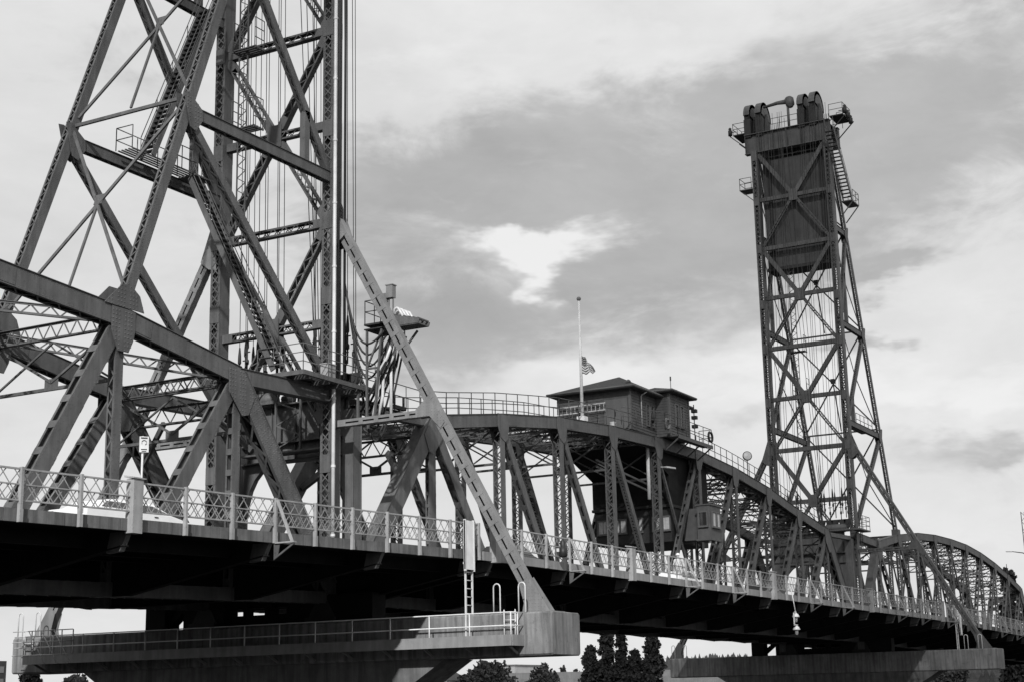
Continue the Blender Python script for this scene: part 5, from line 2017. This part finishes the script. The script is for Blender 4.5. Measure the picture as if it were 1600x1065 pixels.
def conifer(x, y, zt, r, label, zg=-12.4, n=1500, mat='leaf_dark', name='conifer_tree', grp='conifers on the far bank'):
    root = thing(name, (x, y, zg), label, 'tree', grp)
    h = zt - zg
    m1 = MB()
    m1.tube([(x, y, zg - 0.5), (x, y, zg + h * 0.5), (x, y, zt - 0.3)], 0.4, 7, r_end=0.05)
    for i in range(24):
        f = 0.12 + 0.8 * i / 24
        g = i * 2.4
        rr = r * (1 - f) ** 0.75 * 0.9
        m1.tube([(x, y, zg + h * f), (x + rr * math.cos(g), y + rr * math.sin(g), zg + h * f - 0.15 * rr)], 0.09, 4, r_end=0.02)
    m1.build('trunk', 'bark', root)
    m1 = MB()
    pts = []
    nb = max(60, n // 10)
    for _ in range(nb):
        f = random.random() ** 1.2 * 0.93
        g = random.uniform(0, 6.283)
        ln = r * (1 - f) ** 0.6 * random.uniform(0.6, 1.15)
        z0 = zg + h * (0.07 + 0.93 * f)
        for _q in range(22):
            s = 0.1 + 0.95 * math.sqrt(random.random())
            pts.append(((x + ln * s * math.cos(g) + random.gauss(0, 0.28), y + ln * s * math.sin(g) + random.gauss(0, 0.28), z0 - 0.28 * ln * s + random.gauss(0, 0.3)), random.uniform(0.5, 1.25)))
    leaf_cloud(m1, pts, 0.42)
    m1.build('crown', mat, root)


def broadleaf(x, y, zt, r, label, zg=-12.4, n=1600, mat='leaf_mid'):
    root = thing('broadleaf_tree', (x, y, zg), label, 'tree', 'broadleaf trees on the far bank')
    h = zt - zg
    m1 = MB()
    m1.tube([(x, y, zg - 0.5), (x + 0.2, y, zg + h * 0.4), (x, y, zg + h * 0.75)], 0.35, 7, r_end=0.1)
    cl = []
    for i in range(14):
        g = random.uniform(0, 6.283)
        f = random.uniform(0.38, 0.9)
        rr = r * math.sin(math.pi * (0.25 + 0.7 * (f - 0.3))) * random.uniform(0.35, 0.85)
        c = (x + rr * math.cos(g), y + rr * math.sin(g), zg + h * f)
        cl.append((c, r * random.uniform(0.28, 0.48)))
        m1.tube([(x, y, zg + h * f * 0.7), c], 0.12, 4, r_end=0.03)
    cl.append(((x, y, zt - r * 0.35), r * 0.36))
    m1.build('trunk', 'bark', root)
    m1 = MB()
    pts = []
    for _ in range(n):
        c, cr = random.choice(cl)
        d = Vector((random.gauss(0, 1), random.gauss(0, 1), random.gauss(0, 0.8))).normalized() * cr * random.random() ** 0.4
        pts.append((Vector(c) + d, random.uniform(0.6, 1.3)))
    leaf_cloud(m1, pts, 0.4)
    m1.build('crown', mat, root)


for x, y, zt, r, lab in ((238.9, 107.3, 2.4, 3.0, 'leftmost of the dark conifers right of the nearer pier'),
                         (240.3, 104.2, 5.2, 3.3, 'tall dark conifer with its top hidden behind the deck, second from the left'),
                         (241.6, 101.4, 5.6, 1.9, 'slender dark conifer between two broader ones'),
                         (243.0, 99.1, 1.4, 2.6, 'shorter dark conifer, fourth from the left of the row'),
                         (244.3, 95.6, 5.0, 3.4, 'broad dark conifer beside the end of the farther pier')):
    conifer(x, y, zt, r, lab)
for x, y, zt, r, lab in ((203.2, 110.3, -1.6, 5.0, 'round dark tree under the walkway of the nearer pier'),
                         (201.4, 113.6, -3.2, 3.4, 'small tree at the left foot of the round dark tree'),
                         (208.5, 101.2, -3.6, 4.6, 'low round tree left of the conifers'),
                         (165.2, 162.3, -3.2, 4.2, 'low tree at the bottom edge under the left pier arm'),
                         (157.0, 171.0, -3.0, 3.6, 'low tree left of the pier shaft at the bottom edge'),
                         (215.3, 27.3, -5.7, 4.0, 'low dark tree under the far pier at the right')):
    broadleaf(x, y, zt, r, lab)
conifer(150.9, 177.2, -0.6, 4.2, 'dark conifer under the walkway end at the left edge', n=1200)
for i, (x, y, zt) in enumerate(((312.1, 161.5, -0.2), (313.7, 158.2, 1.0), (316.1, 154.0, -0.3), (317.5, 151.3, -1.0), (309.5, 166.0, -0.8), (320.0, 146.0, -1.3))):
    conifer(x, y, zt, 2.0, ('far conifer above the retaining wall, %s from the left' % ['second', 'third', 'fourth', 'fifth', 'first', 'sixth'][i]), n=500, mat='leaf_mid', grp='far conifers above the wall')
conifer(198.2, 12.5, 10.8, 2.6, 'dark conifer behind the right end of the far span', n=1800)

# ------------------------------------------------------------------ far buildings, wall, hill
bl = thing('office_building', (214, 255, -12.4), 'dark brick building at the left edge with square windows', 'building')
m1 = MB()
m1.box(200, 215.5, 253.2, 268, -12.4, 2.6)
m1.build('wall', 'far_brick', bl)
for iz in range(4):
    for k in range(5):
        m1 = MB()
        x = 214.0 - k * 2.6
        m1.box(x - 0.7, x + 0.7, 253.1, 253.19, -0.2 - iz * 2.9, 1.3 - iz * 2.9)
        m1.build('window', 'lamp_glass', bl)
m1 = MB()
m1.box(210.5, 211.3, 254, 255, 2.6, 4.6)
m1.box(212.3, 213.1, 254, 255, 2.6, 4.6)
m1.build('chimney', 'far_brick', bl)
wb = thing('white_building', (292, 156, -12.4), 'white flat-roofed building between the trees below the nearer pier', 'building')
m1 = MB()
m1.box(291.0, 306, 154.6, 163.5, -12.4, -0.6)
m1.build('wall', 'far_white', wb)
m1 = MB()
m1.box(290.7, 306.3, 154.3, 163.8, -0.6, -0.3)
m1.build('roof', 'far_wall', wb)
for k in range(4):
    m1 = MB()
    m1.box(290.9, 290.98, 155.5 + k * 2.0, 156.7 + k * 2.0, -3.2, -1.9)
    m1.build('window', 'glass', wb)
sh = thing('small_house', (196, 116, -12.4), 'pale house with dark gable beside the haunch of the nearer pier', 'house')
m1 = MB()
m1.box(198.0, 206, 117.5, 124, -12.4, -5.2)
m1.build('wall', 'far_white', sh)
m1 = MB()
m1.add([(197.6, 117.2, -5.2), (206.4, 117.2, -5.2), (206.4, 124.4, -5.2), (197.6, 124.4, -5.2), (197.6, 120.8, -3.4), (206.4, 120.8, -3.4)],
       [(0, 1, 5, 4), (2, 3, 4, 5), (0, 4, 3), (1, 2, 5), (3, 2, 1, 0)])
m1.build('roof', 'far_brick', sh)
vd = thing('viaduct_wall', (285, 130, -12.4), 'long grey retaining wall behind the trees under the lift span', 'wall')
for i in range(3):
    m1 = MB()
    a, b = V(272, 150, 0), V(300, 92, 0)
    nn = V(0.9, 0.43, 0)
    z0, z1 = (-12.4, -6.0) if i == 0 else ((-6.0, -4.2) if i == 1 else (-4.2, -2.6))
    o = nn * 4 * i
    m1.add([a + o + V(0, 0, z0), b + o + V(0, 0, z0), b + o + V(0, 0, z1), a + o + V(0, 0, z1), a + o + nn * 3.9 + V(0, 0, z0), b + o + nn * 3.9 + V(0, 0, z0), b + o + nn * 3.9 + V(0, 0, z1), a + o + nn * 3.9 + V(0, 0, z1)],
           [(0, 1, 2, 3), (3, 2, 6, 7), (5, 4, 7, 6), (0, 3, 7, 4), (1, 5, 6, 2)])
    m1.build('wall_terrace', 'far_wall', vd)
# wooded hill
m1 = MB()
nx, ny = 40, 10
hv = []
for i in range(nx + 1):
    for j in range(ny + 1):
        y = -300 + 1500 * i / nx
        f = j / ny
        x = 700 + 500 * f + 60 * math.sin(i * 0.4)
        top = 20 + 5 * math.sin(i * 0.7) + 4 * math.sin(i * 1.7 + 1)
        env = max(0.0, 1 - ((y - 230) / 420) ** 2)
        hv.append((x, y, -14 + (top + 12) * env * math.sin(min(1, f * 1.6) * math.pi / 2)))
m1.add(hv, [(i * (ny + 1) + j, (i + 1) * (ny + 1) + j, (i + 1) * (ny + 1) + j + 1, i * (ny + 1) + j + 1) for i in range(nx) for j in range(ny)], True)
tag(m1.build('hill', 'far_wood'), kind='structure')
m1 = MB()
for _ in range(9000):
    i = random.uniform(0, nx - 1)
    j = random.uniform(0.5, ny * 0.75)
    a = hv[int(i) * (ny + 1) + int(j)]
    b = hv[(int(i) + 1) * (ny + 1) + min(int(j) + 1, ny)]
    f = random.random()
    x, y = a[0] + (b[0] - a[0]) * f, a[1] + (b[1] - a[1]) * random.random()
    z = a[2] + (b[2] - a[2]) * f
    hh, rr = random.uniform(1.5, 6.0), random.uniform(1.8, 3.6)
    g0 = random.random() * 6
    base = [(x + rr * math.cos(g0 + g * 1.2566), y + rr * math.sin(g0 + g * 1.2566), z - 1.5) for g in range(5)]
    m1.add(base + [(x, y, z + hh)], [(g, (g + 1) % 5, 5) for g in range(5)])
tag(m1.build('far_woodland', 'far_wood'), 'dark mass of trees on the distant hill', 'woods', kind='stuff')

# ------------------------------------------------------------------ right edge: lamp and mast
ln = thing('street_lamp', (90.7, -12.2, -12), 'thin curved street lamp arm at the right edge', 'street lamp')
m1 = MB()
m1.tube([(90.7, -12.2, -12), (90.7, -12.2, 2.2), (90.68, -11.9, 2.8), (90.62, -11.2, 3.15), (90.55, -10.3, 3.32)], 0.07, 8, r_end=0.035)
m1.build('pole', 'steel', ln)
m1 = MB()
m1.obox((90.53, -10.0, 3.33), (0.0, 0.28, 0.02), (0.07, 0, 0), (0, 0, 0.04))
m1.build('lamp_head', 'galvanised', ln)
ms = thing('lattice_mast', (336.4, 34.8, -12), 'distant lattice mast at the right edge of the picture', 'mast')
m1 = MB()
for s in (-1, 1):
    m1.bar((336.4, 35.3 + s * 0.55, -12), (336.2, 35.9 + s * 0.4, 33.5), 0.18, 0.18)
for i in range(38):
    s = 1 if i % 2 else -1
    z = -12 + i * 1.2
    m1.bar((336.3, 35.3 + 0.013 * (z + 12) - s * 0.5, z), (336.3, 35.3 + 0.013 * (z + 13.2) + s * 0.5, z + 1.2), 0.1, 0.1)
m1.build('frame', 'steel', ms)

# ------------------------------------------------------------------ unseen cumulus added on the sun's side to shade the bridge's farther half
def cumulus(cx, cy, cz, rx, ry, rz):
    m1 = MB()
    nu, nv = 56, 28
    vs, fs = [], []
    for i in range(nv + 1):
        th = math.pi * i / nv
        for j in range(nu):
            ph = 2 * math.pi * j / nu
            d = V(math.sin(th) * math.cos(ph), math.sin(th) * math.sin(ph), math.cos(th))
            k = 1 + 0.06 * noise.noise(d * 2.2 + V(3, 1, 7)) + 0.04 * noise.noise(d * 6) + 0.03 * noise.noise(d * 14)
            if d.z < 0:
                k *= 1 - 0.1 * -d.z
            vs.append((cx + rx * d.x * k, cy + ry * d.y * k, cz + rz * d.z * k * (1.0 if d.z > 0 else 0.55)))
    for i in range(nv):
        for j in range(nu):
            fs.append((i * nu + j, (i + 1) * nu + j, (i + 1) * nu + (j + 1) % nu, i * nu + (j + 1) % nu))
    m1.add(vs, fs, True)
    return tag(m1.build('cloud', 'cloud_white'), kind='structure')


material('cloud_white', 0.75, 0.82, 1.0, 0.01, 0, 0, 0.0)
_t = M['cloud_white'].node_tree       # thin cloud: part of the sunlight comes through
_s = NT(_t)
_out = [n for n in _t.nodes if n.type == 'OUTPUT_MATERIAL'][0]
_pb = [n for n in _t.nodes if n.type == 'BSDF_PRINCIPLED'][0]
_mx = _s.n('ShaderNodeMixShader', {0: 0.5})
_t.links.new(_pb.outputs[0], _mx.inputs[1])
_t.links.new(_s.n('ShaderNodeBsdfTransparent').outputs[0], _mx.inputs[2])
_t.links.new(_mx.outputs[0], _out.inputs[0])
CLX, CLY, CLT = 350.0, 130.0, 620.0
cumulus(CLX + CLT * -1.58, CLY + CLT * -0.71, CLT, 330, 520, 90)
